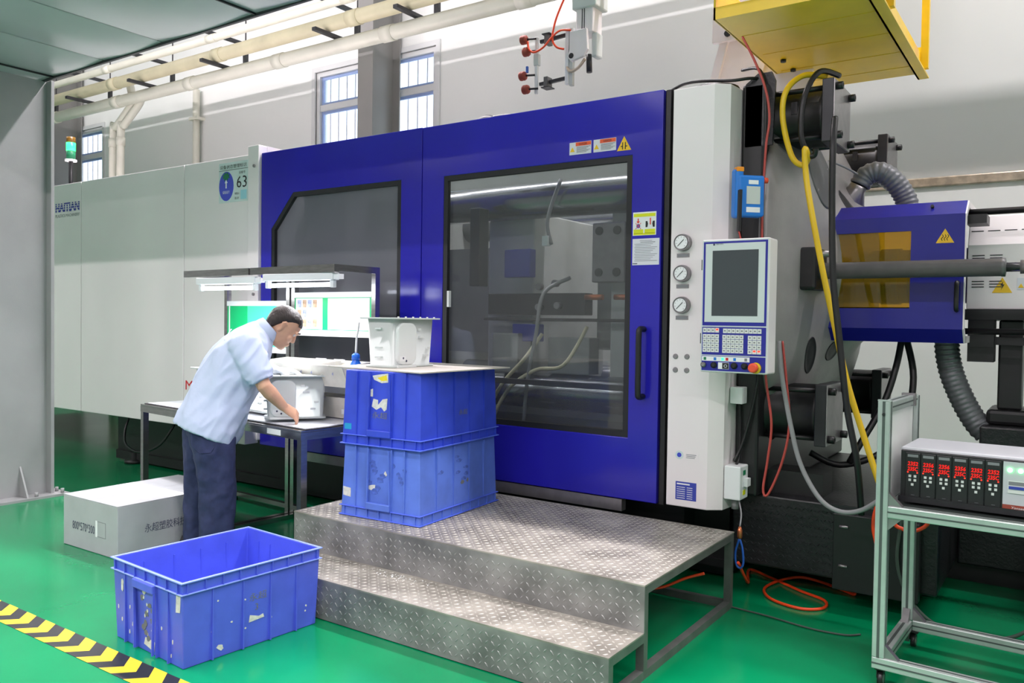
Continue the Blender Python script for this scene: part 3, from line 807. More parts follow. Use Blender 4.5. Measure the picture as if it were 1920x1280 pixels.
def pit(y, z, ry, rz, tilt=0.0, m='pit_shade', deep=.0):
    """recess with a raised lip that follows the casting's surface"""
    m2 = MB(); rg = []
    for (k, h) in ((1.0, -.01), (1.0, .003), (.93, .004), (.86, -.0005+.001), (.5, .002), (.12, .002)):
        ring = []
        for i in range(32):
            t = 2*PI*i/32
            yy = y+ry*k*math.cos(t)*math.cos(tilt)-rz*k*math.sin(t)*math.sin(tilt)
            zz = z+ry*k*math.cos(t)*math.sin(tilt)+rz*k*math.sin(t)*math.cos(tilt)
            ring.append((surf(yy, zz)+h, yy, zz))
        rg.append(ring)
    return m2.rings(rg).build('shade_disc', m, cs)
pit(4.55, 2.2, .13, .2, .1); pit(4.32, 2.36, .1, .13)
pit(4.78, 2.04, .035, .09, .1, 'gasket'); pit(4.45, 1.22, .05, .1, .2, 'gasket'); pit(4.72, 1.24, .09, .05, .3, 'gasket')
_bm.free()
def lock_cylinder(y0, z0, first):
    yc, zc = y0+.175, z0+.155
    b = MB().lathe([(-1.33, .16), (-1.32, .165), (-1.3, .165), (-1.29, .145), (-1.07, .145), (-1.065, .15), (-1.045, .15)], 32, 'x', (0, yc, zc)).build('lock_cylinder', 'black_paint', MC)
    MB().box(-1.045, -.99, y0, y0+.35, z0, z0+.31).build('end_plate', 'dark_steel', b, bevel=.004)
    MB().box(-.99, -.986, y0+.004, y0+.346, z0+.004, z0+.306).build('end_face', 'plate_steel', b)
    for dy in (.04, .31):
        for dz in (.035, .275):
            MB().lathe([(-.986, .019), (-.955, .019), (-.953, .011), (-.962, .011)], 14, 'x', (0, y0+dy, z0+dz)).build('bolt', 'black_paint', b)
            MB().cyl((-1.3, y0+dy, z0+dz), (-1.045, y0+dy, z0+dz), .013, 10).build('tie_rod', 'black_paint', b)
    MB().box(-1.2, -1.17, y0+.026, y0+.034, z0+.16, z0+.22).build('rating_plate', 'dark_steel', b)
    return b
for (y, z) in ((4.2, 2.285), (5.6, 2.285), (4.2, .775), (5.6, .79)): lock_cylinder(y, z, None)

# machine bed on the injection side
bd = MB().box(-1.45, -.48, 4.2, 5.95, .13, .5).build('bed', 'black_plate', MC, bevel=.01)
MB().box(-.48, 2.4, 5.0, 5.95, .1, .5).build('bed_rear', 'black_plate', bd, bevel=.01)
MB().box(-1.45, 2.4, 5.05, 5.9, 0, .13).build('bed_foot', 'black_paint', bd)
MB().box(-1.3, -1.02, 4.3, 4.5, .5, .62).build('cylinder_saddle', 'black_paint', bd)
MB().box(-1.0, -.48, 4.195, 4.2, .46, .5).build('bed_edge', 'dark_steel', bd)
MB().box(-.93, -.55, 4.14, 4.2, .1, .47).build('access_cover', 'black_paint', bd, bevel=.004)
for z in (.41, .22): MB().cyl((-.9, 4.135, z), (-.86, 4.135, z), .007, 10).build('latch', 'plate_steel', bd)
m2 = MB()
for i in range(26):
    for j in range(8):
        x = -1.43+i*.019+(.0 if j % 2 else .0095); z = .16+j*.042
        a = PI/4 if (i+j) % 2 else -PI/4
        d = Vector((math.cos(a), 0, math.sin(a)))*.012; e = Vector((-math.sin(a), 0, math.cos(a)))*.0035
        c = Vector((x, 4.2, z))
        m2.add([c-d, c+e, c+d, c-e, c+Vector((0, -.003, 0))], [(0, 4, 1), (1, 4, 2), (2, 4, 3), (3, 4, 0)])
o = m2.build('tread_studs', 'stud_dark', bd); o['kind'] = 'stuff'

# nozzle guard
GY = 4.6
ng = MB()
sec = [(GY+.1, 2.018), (GY+.0, 1.942), (GY+.0, 1.37), (GY+.07, 1.3)]
inn = [(-1.05, 1.472), (-.687, 1.472), (-.687, 1.868), (-1.05, 1.868)]
ng.frame([(-1.135, 1.37), (-.447, 1.37), (-.447, 1.942), (-1.135, 1.942)], inn, GY, GY+.006)
ng.add([(-1.135, GY, 1.942), (-.447, GY, 1.942), (-.447, GY+.1, 2.018), (-1.115, GY+.1, 2.018)], [(0, 1, 2, 3)])
ng.add([(-1.115, GY+.1, 2.018), (-.447, GY+.1, 2.018), (-.447, 5.5, 2.018), (-1.115, 5.5, 2.018)], [(0, 1, 2, 3)])
ng.add([(-1.135, GY, 1.37), (-1.135, GY+.07, 1.3), (-.447, GY+.07, 1.3), (-.447, GY, 1.37)], [(0, 1, 2, 3)])
ng.add([(-1.135, GY+.07, 1.3), (-1.135, 5.5, 1.3), (-.447, 5.5, 1.3), (-.447, GY+.07, 1.3)], [(0, 1, 2, 3)])
g = ng.build('nozzle_guard', 'guard_blue', MC, fix=False)
so = g.modifiers.new('sheet', 'SOLIDIFY'); so.thickness = .004; so.offset = 0
MB().frame([(GY, 1.37), (GY+.07, 1.3), (5.5, 1.3), (5.5, 2.018), (GY+.1, 2.018), (GY, 1.942)], [(GY+.03, 1.39), (GY+.09, 1.335), (5.46, 1.335), (5.46, 1.985), (GY+.12, 1.985), (GY+.03, 1.93)], -.45, -.44, 'x').build('end_rim', 'machine_white', g)
MB().box(-1.05, -.687, GY+.008, GY+.013, 1.472, 1.868).build('window_pane', 'pane_yellow', g)
MB().box(-1.05, -.687, GY+.008, GY+.02, 1.452, 1.478).build('window_rail', 'gasket', g)
s = MB().prism([(-.575, 1.8), (-.492, 1.8), (-.5335, 1.872)], GY-.0015, GY).build('hot_surface_sign', 'label_yellow', g)
for dx in (-.012, 0, .012): MB().tube(spline([(-.5335+dx, GY-.002, 1.812), (-.5375+dx, GY-.002, 1.822), (-.5295+dx, GY-.002, 1.832), (-.5335+dx, GY-.002, 1.842)], 4), .0016, 5).build('heat_mark', 'ink_black', g)
MB().tube(spline([(-.473, GY, 1.6), (-.473, GY-.03, 1.595), (-.473, GY-.034, 1.53), (-.473, GY-.03, 1.47), (-.473, GY, 1.465)], 4), .011, 8).build('handle', 'black_paint', g)
for (x, z) in ((-.6, 1.985), (-.68, 1.96)): MB().cyl((x, GY+.06, z), (x, GY+.04, z+.01), .008, 8).build('screw', 'gasket', g)
# barrel under the guard
MB().lathe([(-1.2, .05), (-1.1, .07), (-1.0, .11), (-.95, .15), (1.5, .15)], 28, 'x', (0, 5.05, 1.66)).build('barrel', 'plate_steel', MC)
for x in (-.9, -.75, -.6): MB().cyl((x, 5.05, 1.66), (x+.1, 5.05, 1.66), .158, 28).build('heater_band', 'dark_steel', MC)
# carriage cylinder in front of the guard
t = MB().lathe([(-1.12, .03), (-1.1, .042), (-.275, .042), (-.273, .044), (-.258, .044), (-.255, .03)], 24, 'x', (0, 4.4, 1.66)).build('carriage_cylinder', 'tube_grey', MC)
MB().cyl((-.255, 4.4, 1.66), (1.2, 4.4, 1.66), .022, 18).build('piston_rod', 'chrome', t)
MB().cyl((-.2, 4.4, 1.66), (-.14, 4.4, 1.66), .032, 18).build('rod_collar', 'plate_steel', t)
MB().box(-1.22, -1.08, 4.3, 4.56, 1.56, 1.78).build('clevis_block', 'black_paint', t, bevel=.015)
MB().cyl((-1.1, 4.36, 1.745), (-1.03, 4.36, 1.745), .018, 10).build('port_fitting', 'plate_steel', t)
# injection housing
ih = MB().add([(-.46, 4.9, 1.475), (2.6, 4.9, 1.475), (2.6, 4.9, 1.81), (-.46, 4.9, 1.81), (-.46, 4.97, 1.97), (2.6, 4.97, 1.97), (2.6, 5.7, 1.97), (-.46, 5.7, 1.97), (-.46, 5.7, 1.475), (2.6, 5.7, 1.475)],
              [(0, 1, 2, 3), (3, 2, 5, 4), (4, 5, 6, 7), (7, 6, 9, 8), (0, 8, 9, 1), (0, 3, 4, 7, 8), (1, 9, 6, 5, 2)]).build('injection_housing', 'machine_white', MC, bevel=.004)
def vent(x, z, n, y):
    for k in range(n):
        MB().box(x-.028, x+.028, y-.004, y+.002, z-k*.0145-.0022, z-k*.0145+.0022).build('vent_slot', 'dark_steel', ih)
for x in (-.42, -.345, -.27, -.195, -.12): vent(x, 1.885, 3, 4.935)
for x in (-.41, -.33): vent(x, 1.755, 2, 4.9); vent(x, 1.62, 3, 4.9)
s = MB().prism([(-.345, 1.56), (-.255, 1.56), (-.3, 1.64)], 4.897, 4.899).build('voltage_sign', 'label_yellow', ih)
MB().prism([(-.296, 1.62), (-.308, 1.597), (-.3, 1.597), (-.305, 1.574), (-.29, 1.603), (-.298, 1.603)], 4.895, 4.897).build('bolt_mark', 'ink_black', ih)
MB().box(-.235, -.15, 4.897, 4.899, 1.575, 1.635).build('danger_label', 'paper_grey', ih)
MB().prism([(-.23, 1.585), (-.205, 1.585), (-.2175, 1.607)], 4.895, 4.897).build('warning_triangle', 'label_yellow', ih)
MB().box(-.195, -.15, 4.895, 4.897, 1.618, 1.634).build('label_heading', 'label_orange', ih)
sb = MB().box(-.47, 2.6, 4.88, 5.75, 1.42, 1.475).build('slide_base', 'black_paint', MC)
MB().box(-.45, -.33, 4.9, 5.05, 1.2, 1.42).build('slide_bracket', 'black_paint', sb)
for z in (1.96, 1.36):
    MB().cyl((-.46, 4.72, z), (2.6, 4.72, z), .016, 14).build('guide_rod', 'black_paint', MC)
MB().box(-.45, -.36, 4.68, 4.85, 1.9, 1.945).build('rod_bracket', 'black_paint', MC)
st = MB().box(-.315, -.205, 5.0, 5.2, .95, 1.42).build('support_post', 'black_paint', MC, bevel=.01)
MB().box(-.4, .4, 4.95, 5.25, 1.29, 1.33).build('post_head', 'black_paint', st)
MB().box(-.38, .6, 4.85, 5.4, .74, .87).build('post_base', 'black_plate', st, bevel=.01)
MB().box(-.36, .2, 4.95, 5.3, .87, .95).build('post_foot', 'black_paint', st, bevel=.02)
MB().box(-.33, .6, 4.95, 5.35, .5, .74).build('post_pedestal', 'black_paint', st)
# extraction hood and ribbed hoses
def ribbed(name, pts, r, m, parent, pitch=.026):
    P = spline(pts, 14)
    L = [0]
    for a, b2 in zip(P, P[1:]): L.append(L[-1]+(b2-a).length)
    q = []; rr = []; n = int(L[-1]/pitch*4)
    for i in range(n+1):
        s2 = L[-1]*i/n; k = max(j for j in range(len(L)) if L[j] <= s2+1e-9); k = min(k, len(P)-2)
        f = (s2-L[k])/max(1e-6, L[k+1]-L[k]); q.append(P[k].lerp(P[k+1], f)); rr.append(r*(1+(.0, .07, .1, .02)[i % 4]))
    return MB().tube(q, rr, 18).build(name, m, parent)
hd = MB().lathe([(0, .105), (.004, .108), (.11, .05), (.14, .05)], 28, 'z', (0, 0, 0))
o = hd.build('extraction_hood', 'plate_steel', MC, org=(0, 0, 0))
o.location = Vector((-1.09, 4.98, 2.06))-ORG[MC.name]; ORG[o.name] = Vector((-1.09, 4.98, 2.06)); o.rotation_euler = (math.radians(4), math.radians(30), 0)
ribbed('extraction_hose', [(-1.02, 4.98, 2.18), (-.985, 4.99, 2.235), (-.92, 5.0, 2.25), (-.85, 5.02, 2.2), (-.79, 5.05, 2.1), (-.76, 5.05, 1.98)], .055, 'flex_grey', MC)
ribbed('ribbed_hose', [(-.56, 5.0, 1.34), (-.55, 5.0, 1.22), (-.52, 5.0, 1.1), (-.46, 5.0, .96), (-.4, 5.0, .86), (-.36, 5.0, .82)], .058, 'flex_grey', MC)
for pts in ([(-.78, 5.0, 1.32), (-.8, 4.95, 1.15), (-.85, 4.9, .95), (-.95, 4.8, .72), (-1.0, 4.8, .62)], [(-.76, 5.0, 1.32), (-.71, 4.95, 1.1), (-.74, 4.9, .85), (-.85, 4.85, .68), (-1.05, 4.8, .6), (-1.2, 4.75, .66)]):
    MB().tube(spline(pts, 6), .018, 8).build('hydraulic_hose', 'black_hose', MC)
MB().tube(spline([(-1.24, 4.52, 2.3), (-1.1, 4.8, 2.28), (-1.0, 5.0, 2.22), (-1.0, 5.15, 2.2)], 6), .006, 6).build('sensor_lead', 'grey_cable', MC)

# tower light on the clamp end
TX, TY, TZ = -8.96, 4.6, 2.585
tl = thing('tower_light', 'lit green tower light on a thin pole behind the white housing', 'signal lamp', (TX, TY, TZ))
MB().cyl((TX, TY, TZ), (TX, TY, 3.03), .022, 10).build('pole', 'black_paint', tl)
MB().cyl((TX, TY, 3.03), (TX, TY, 3.05), .06, 14).build('base', 'plastic_white', tl)
MB().cyl((TX, TY, 3.05), (TX, TY, 3.14), .045, 14).build('lower_lens', 'sticker_green', tl)
MB().cyl((TX, TY, 3.14), (TX, TY, 3.23), .046, 14).build('green_lens', 'lamp_green', tl)
MB().cyl((TX, TY, 3.23), (TX, TY, 3.29), .045, 14).build('amber_lens', 'lamp_amber', tl)
# ------------------------------------------------------------------ yellow access platform over the injection end
yp = thing('access_platform', 'yellow steel access platform above the black lock cylinders', 'platform', (-1.13, 4.7, 2.89))
MB().box(-1.51, -.79, 3.96, 5.43, 2.895, 2.902).build('deck_plate', 'yellow_paint', yp)
for y in (4.25, 4.6, 4.95, 5.25): MB().box(-1.47, -.82, y, y+.002, 2.893, 2.897).build('deck_seam', 'label_yellow', yp)
MB().box(-1.515, -1.505, 3.95, 5.44, 2.895, 3.1).build('side_plate', 'yellow_paint', yp)
MB().box(-1.515, -.78, 3.95, 3.96, 2.895, 2.955).build('front_angle', 'yellow_paint', yp)
MB().box(-1.515, -.78, 3.95, 3.99, 3.02, 3.06).build('front_rail', 'yellow_paint', yp)
MB().box(-1.515, -.78, 5.43, 5.44, 2.895, 3.05).build('back_plate', 'yellow_paint', yp)
MB().box(-.8, -.79, 3.95, 5.44, 2.86, 3.02).build('side_channel', 'yellow_paint', yp)
MB().box(-.8, -.74, 3.95, 5.44, 2.86, 2.87).build('channel_lip', 'yellow_paint', yp)
for y in (4.2, 5.3):
    MB().bar((-.745, y, 2.88), (-.745, y, 3.95), .04).build('rail_post', 'yellow_paint', yp)
MB().bar((-.745, 3.96, 3.93), (-.745, 5.43, 3.93), .04).build('hand_rail', 'yellow_paint', yp)
for (x, y) in ((-1.4, 4.75), (-1.4, 4.95), (-1.33, 5.15), (-1.22, 5.15)): MB().cyl((x, y, 2.895), (x, y, 2.88), .016, 6).build('bolt', 'gasket', yp)
# white robot stand behind it
rs = thing('robot_stand', 'white sloping steel stand below the yellow platform', 'stand', (-1.6, 4.8, 2.5))
MB().prism([(-1.98, 2.5), (-1.3, 2.5), (-1.3, 3.5), (-1.72, 3.5)], 5.0, 5.02).build('web_plate', 'machine_white', rs)
for (x0, x1) in ((-2.0, -1.74), (-1.72, -1.46)):
    MB().bar((x0, 4.98, 2.5), (x1, 4.98, 3.5), .03, .05).build('rib', 'machine_white', rs)
MB().box(-1.9, -1.68, 4.94, 4.97, 3.13, 3.32).build('bolt_plate', 'machine_white', rs)
for (x, z) in ((-1.8, 3.28), (-1.8, 3.17)): MB().cyl((x, 4.94, z), (x, 4.92, z), .018, 8).build('bolt', 'gasket', rs)
MB().box(-2.05, -1.3, 4.85, 5.3, 2.45, 2.52).build('foot', 'machine_white', rs)

# ------------------------------------------------------------------ take-out robot gripper
gy = 4.5
rg_ = thing('robot_gripper', 'white robot gripper arm with four brown suction cups hanging above the doors', 'robot arm', (-2.5, gy, 3.0))
MB().box(-2.60, -2.48, gy-.05, gy+.07, 3.17, 3.33).build('lower_arm', 'machine_white', rg_, bevel=.006)
MB().box(-2.62, -2.45, gy-.07, gy+.09, 3.32, 3.42).build('collar', 'plastic_dim', rg_, bevel=.008)
MB().box(-2.59, -2.48, gy-.05, gy+.07, 3.42, 6.2).build('upper_arm', 'machine_white', rg_, bevel=.006)
for x in (-2.555, -2.54): MB().box(x-.0025, x+.0025, gy-.052, gy-.05, 3.18, 3.32).build('groove', 'ink_black', rg_)
for x in (-2.565, -2.54): MB().cyl((x, gy-.05, 3.185), (x, gy-.06, 3.185), .009, 8).build('screw', 'plate_steel', rg_)
wp = MB().prism([(-2.63, 3.19), (-2.51, 3.19), (-2.50, 3.06), (-2.53, 3.02), (-2.62, 3.0), (-2.645, 3.03), (-2.63, 3.08)], gy-.075, gy-.05).build('wrist_plate', 'machine_white', rg_, bevel=.005)
MB().cyl((-2.615, gy-.078, 3.035), (-2.615, gy-.074, 3.035), .017, 14).build('pivot_hole', 'gasket', wp)
MB().box(-2.5, -2.46, gy-.03, gy+.05, 3.02, 3.17).build('wrist_side', 'plastic_dim', rg_, bevel=.01)
MB().cyl((-2.52, gy-.02, 3.04), (-2.515, gy-.02, 2.93), .018, 12).build('air_cylinder', 'dark_steel', rg_)
MB().box(-2.67, -2.645, gy-.06, gy-.03, 2.87, 3.22).build('jaw_bar', 'plastic_white', rg_, bevel=.003)
MB().box(-2.645, -2.62, gy-.05, gy-.02, 2.86, 3.22).build('jaw_bar', 'plastic_dim', rg_, bevel=.003)
MB().tube(spline([(-2.66, gy-.05, 2.98), (-2.62, gy-.07, 2.94), (-2.57, gy-.06, 2.96), (-2.53, gy-.05, 3.01)], 5), .01, 8).build('spring_clip', 'foil_trim', rg_)
for (z, x1) in ((3.17, -2.67), (2.9, -2.67)):
    MB().bar((-2.86, gy-.05, z), (x1, gy-.05, z+.01), .02).build('rail', 'dark_steel', rg_)
    MB().box(-2.815, -2.785, gy-.08, gy-.02, z-.03, z+.035).build('clamp', 'tube_grey', rg_, bevel=.003)
    MB().box(-2.83, -2.77, gy-.085, gy-.015, z+.032 if z > 3 else z-.035, z+.038 if z > 3 else z-.029).build('clamp_plate', 'dark_steel', rg_)
MB().box(-2.89, -2.87, gy-.07, gy-.05, 2.84, 3.2).build('cup_bar', 'plastic_white', rg_, bevel=.003)
MB().box(-2.895, -2.86, gy-.075, gy-.045, 3.02, 3.09).build('cup_bar_joint', 'plastic_dim', rg_)
for (x, z) in ((-2.9, 3.19), (-2.88, 3.11), (-2.905, 2.96), (-2.88, 2.87)):
    c = MB().lathe([(x-.085, .018), (x-.08, .028), (x-.068, .03), (x-.062, .025), (x-.054, .03), (x-.042, .026), (x-.036, .012)], 18, 'x', (0, gy-.09, z)).build('suction_cup', 'rubber_brown', rg_)
    MB().cyl((x-.036, gy-.09, z), (x+.02, gy-.07, z), .007, 8).build('stem', 'dark_steel', c)
MB().box(-2.937, -2.925, gy-.1, gy-.085, 2.975, 3.015).build('cup_port', 'blue_cord', rg_)
MB().tube(spline([(-2.62, gy-.02, 3.62), (-2.66, gy-.06, 3.45), (-2.72, gy-.09, 3.28), (-2.74, gy-.1, 3.16), (-2.71, gy-.1, 3.1), (-2.66, gy-.09, 3.08)], 6), .0065, 8).build('air_tube', 'orange_hose', rg_)
MB().tube(spline([(-2.63, gy-.06, 3.2), (-2.69, gy-.09, 3.2), (-2.74, gy-.11, 3.16), (-2.8, gy-.11, 3.11), (-2.87, gy-.11, 3.09), (-2.91, gy-.11, 3.12), (-2.925, gy-.1, 3.17)], 6), .0065, 8).build('air_tube', 'orange_hose', rg_)
MB().box(-2.42, -2.2, gy+.0, gy+.04, 3.38, 3.45).build('cable_carrier', 'slot_dark', rg_)
for x in (-2.38, -2.3, -2.25): MB().cyl((x, gy, 3.38), (x, gy, 3.365), .014, 8).build('carrier_screw', 'plate_steel', rg_)

# ------------------------------------------------------------------ hoses hung round the upper lock cylinder
def hose(name, label, pts, r, m, cat='hose', n=10, k=8):
    o = MB().tube(spline(pts, k), r, n).build(name, m)
    return tag(o, label, cat)
hose('yellow_hose', 'thick yellow hose looped over the upper lock cylinder and hanging to the cart', [(-1.05, 4.3, 2.63), (-1.14, 4.22, 2.63), (-1.2, 4.13, 2.54), (-1.21, 4.12, 2.4), (-1.17, 4.14, 2.22), (-1.12, 4.16, 2.17), (-1.09, 4.14, 2.2), (-1.1, 4.12, 2.24), (-1.09, 4.12, 2.1), (-1.05, 4.1, 1.9), (-.99, 4.1, 1.61), (-.93, 4.1, 1.35), (-.87, 4.1, 1.1), (-.79, 4.1, .85), (-.7, 4.05, .62)], .0145, 'yellow_hose')
hose('black_hose', 'black hose looped over the upper lock cylinder beside the yellow hose', [(-1.0, 4.35, 2.64), (-1.06, 4.2, 2.63), (-1.11, 4.13, 2.5), (-1.12, 4.12, 2.32), (-1.09, 4.14, 2.22), (-1.06, 4.14, 2.21), (-1.05, 4.13, 2.24)], .014, 'black_hose')
hose('black_drop_hose', 'black hose dropping straight past the blue nozzle guard to the bed', [(-.945, 4.05, 2.36), (-.94, 4.0, 2.2), (-.937, 4.0, 1.9), (-.925, 4.0, 1.6), (-.895, 4.0, 1.35), (-.85, 4.0, 1.0), (-.8, 4.0, .75), (-.785, 4.05, .5)], .015, 'black_hose')
hose('red_air_line', 'thin dark red air line hanging beside the white end cover', [(-1.4, 4.05, 2.82), (-1.34, 4.05, 2.7), (-1.28, 4.05, 2.55), (-1.255, 4.05, 2.4), (-1.27, 4.05, 2.25), (-1.28, 4.05, 1.95), (-1.27, 4.03, 1.7), (-1.25, 4.0, 1.4), (-1.22, 3.97, 1.12), (-1.185, 3.96, .9), (-1.2, 3.96, .72), (-1.215, 3.95, .58), (-1.19, 3.95, .56), (-1.13, 3.96, .72), (-1.1, 3.96, .9), (-1.12, 3.97, 1.1), (-1.15, 3.99, 1.3)], .006, 'red_line', n=8)
hose('black_cable', 'thin black cable running down behind the white end cover', [(-1.45, 4.2, 2.7), (-1.33, 4.12, 2.66), (-1.285, 4.08, 2.5), (-1.285, 4.08, 2.2), (-1.29, 4.08, 1.9), (-1.28, 4.08, 1.5), (-1.3, 4.1, 1.1), (-1.36, 4.09, .8), (-1.4, 4.06, .68)], .008, 'black_hose', 'cable')
hose('grey_cable', 'grey cable sagging from the control panel to the cart', [(-1.16, 3.97, 1.3), (-1.14, 3.95, 1.15), (-1.09, 3.95, .9), (-1.04, 3.95, .72), (-.95, 3.93, .58), (-.86, 3.92, .53), (-.76, 3.9, .55), (-.66, 3.86, .63)], .011, 'grey_cable', 'cable')
hose('top_cable', 'black cable lying over the top of the white end cover', [(-1.78, 4.02, 2.59), (-1.7, 4.02, 2.62), (-1.6, 4.03, 2.625), (-1.45, 4.05, 2.61), (-1.36, 4.1, 2.62), (-1.3, 4.2, 2.62)], .008, 'black_hose', 'cable')
tag(MB().prism([(-1.4, 2.6), (-1.34, 2.645), (-1.27, 2.645), (-1.25, 2.6), (-1.26, 2.28), (-1.4, 2.28)], 4.12, 4.135).build('rubber_flap', 'black_plate'), 'black rubber flap hanging between the white cover and the lock cylinder', 'flap')

# teach pendant on the end cover
td = thing('teach_pendant', 'blue handheld teach pendant hung on the white end cover', 'remote', (-1.33, 3.93, 1.9), math.radians(44))
MB().box(-.05, .085, -.04, .02, .0, .2).build('body', 'pendant_blue', td, bevel=.012, seg=3)
MB().box(-.06, -.02, -.035, .03, -.005, .235).build('grip', 'pendant_blue', td, bevel=.014, seg=3)
MB().box(-.058, -.022, -.037, .0, .215, .238).build('orange_cap', 'pendant_orange', td, bevel=.004)
MB().box(-.01, .06, -.042, -.04, .06, .145).build('screen', 'pendant_screen', td)
MB().box(-.01, .06, -.042, -.04, .02, .045).build('button_strip', 'paper', td)
MB().box(.0, .05, -.042, -.04, .155, .175).build('top_strip', 'paper', td)
MB().cyl((.085, -.015, .18), (.108, -.015, .18), .014, 14).build('emergency_stop', 'button_red', td)
MB().bar((-.045, -.045, .125), (-.052, -.055, -.075), .02, .014).build('strap', 'black_paint', td)
MB().tube(spline([(-.052, -.055, -.075), (-.04, -.055, -.12), (-.02, -.05, -.2), (.0, -.03, -.3)], 5), .004, 6).build('cord', 'red_line', td)

# ------------------------------------------------------------------ checker plate steps
SP = thing('step_platform', 'two step steel platform of checker plate in front of the doors', 'steps', (-2.33, 3.2, 0))
SX0, SX1, SY0, SY1, SH, LY, LH = -3.326, -1.325, 2.86, 3.87, .371, 2.57, .186
ud = MB().box(SX0, SX1, SY0, SY1, SH-.006, SH).build('upper_deck', 'tread', SP)
ur = MB().box(SX0, SX1, SY0, SY0+.005, LH, SH-.006).build('upper_riser', 'riser_shaded', SP)
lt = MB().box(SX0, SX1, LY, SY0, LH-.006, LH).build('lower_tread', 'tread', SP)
lr = MB().box(SX0, SX1, LY, LY+.005, .004, LH-.006).build('lower_riser', 'riser_shaded', SP)
MB().box(SX0, SX0+.004, SY0, SY1, .03, SH-.006).build('end_sheet', 'riser_shaded', SP)
T = .034
def fr(*a): MB().box(*a).build('frame_tube', 'step_frame', SP)
for x in (SX0+.006, SX1-T-.002, (SX0+SX1)/2):
    fr(x, x+T, SY0+.006, SY1, SH-.006-T, SH-.006); fr(x, x+T, SY0+.006, SY1, 0, T)
    fr(x, x+T, SY0+.006, SY0+.006+T, T, SH-.006-T); fr(x, x+T, SY1-T, SY1, T, SH-.006-T)
    fr(x, x+T, LY+.006, SY0+.006, LH-.006-T, LH-.006); fr(x, x+T, LY+.006, SY0+.006, 0, T); fr(x, x+T, LY+.006, LY+.006+T, T, LH-.006-T)
fr(SX0+.04, SX1-T-.002, SY1-T, SY1, SH-.006-T, SH-.006); fr(SX0+.04, SX1-T-.002, SY1-T, SY1, 0, T)
def studs(x0, x1, a0, a1, vert, parent, m, pitch=.03):
    m2 = MB(); nx = int((x1-x0)/pitch); ny = int((a1-a0)/pitch)
    for i in range(nx):
        for j in range(ny):
            x = x0+(i+.5)*pitch; q = a0+(j+.5)*pitch
            a = PI/4 if (i+j) % 2 else -PI/4
            ca_, sa_ = math.cos(a)*.0125, math.sin(a)*.0125; ce, se = -math.sin(a)*.0038, math.cos(a)*.0038
            if vert is None:
                f = lambda du, dv, h: (x+du, q+dv, parent_z+h)
            else:
                f = lambda du, dv, h: (x+du, vert-h, q+dv)
            m2.add([f(-ca_, -sa_, 0), f(ce, se, 0), f(ca_, sa_, 0), f(-ce, -se, 0), f(-ca_*.45, -sa_*.45, .0022), f(ca_*.45, sa_*.45, .0022)],
                   [(0, 3, 5, 4), (3, 2, 5), (2, 1, 4, 5), (1, 0, 4)])
    o = m2.build('tread_studs', m, parent); o['kind'] = 'stuff'
parent_z = SH; studs(SX0+.01, SX1-.01, SY0+.01, SY1-.01, None, ud, 'stud')
parent_z = LH; studs(SX0+.01, SX1-.01, LY+.01, SY0-.01, None, lt, 'stud')
studs(SX0+.01, SX1-.01, LH+.01, SH-.01, SY0, ur, 'stud_riser_shaded')
studs(SX0+.01, SX1-.01, .015, LH-.01, LY, lr, 'stud_riser_shaded')
m2 = MB()
for k in range(60):
    x = -2.55+random.gauss(0, .1); y = 2.8+random.gauss(0, .02); r = random.uniform(.0015, .0035)
    m2.add([(x-r, y-r, LH+.001), (x+r, y-r*.5, LH+.001), (x, y+r, LH+.001), (x, y, LH+.001+r)], [(0, 1, 3), (1, 2, 3), (2, 0, 3), (0, 2, 1)])
o = tag(m2.build('plastic_shavings', 'plastic_white'), 'white plastic shavings scattered on the lower step', 'debris', kind='stuff')

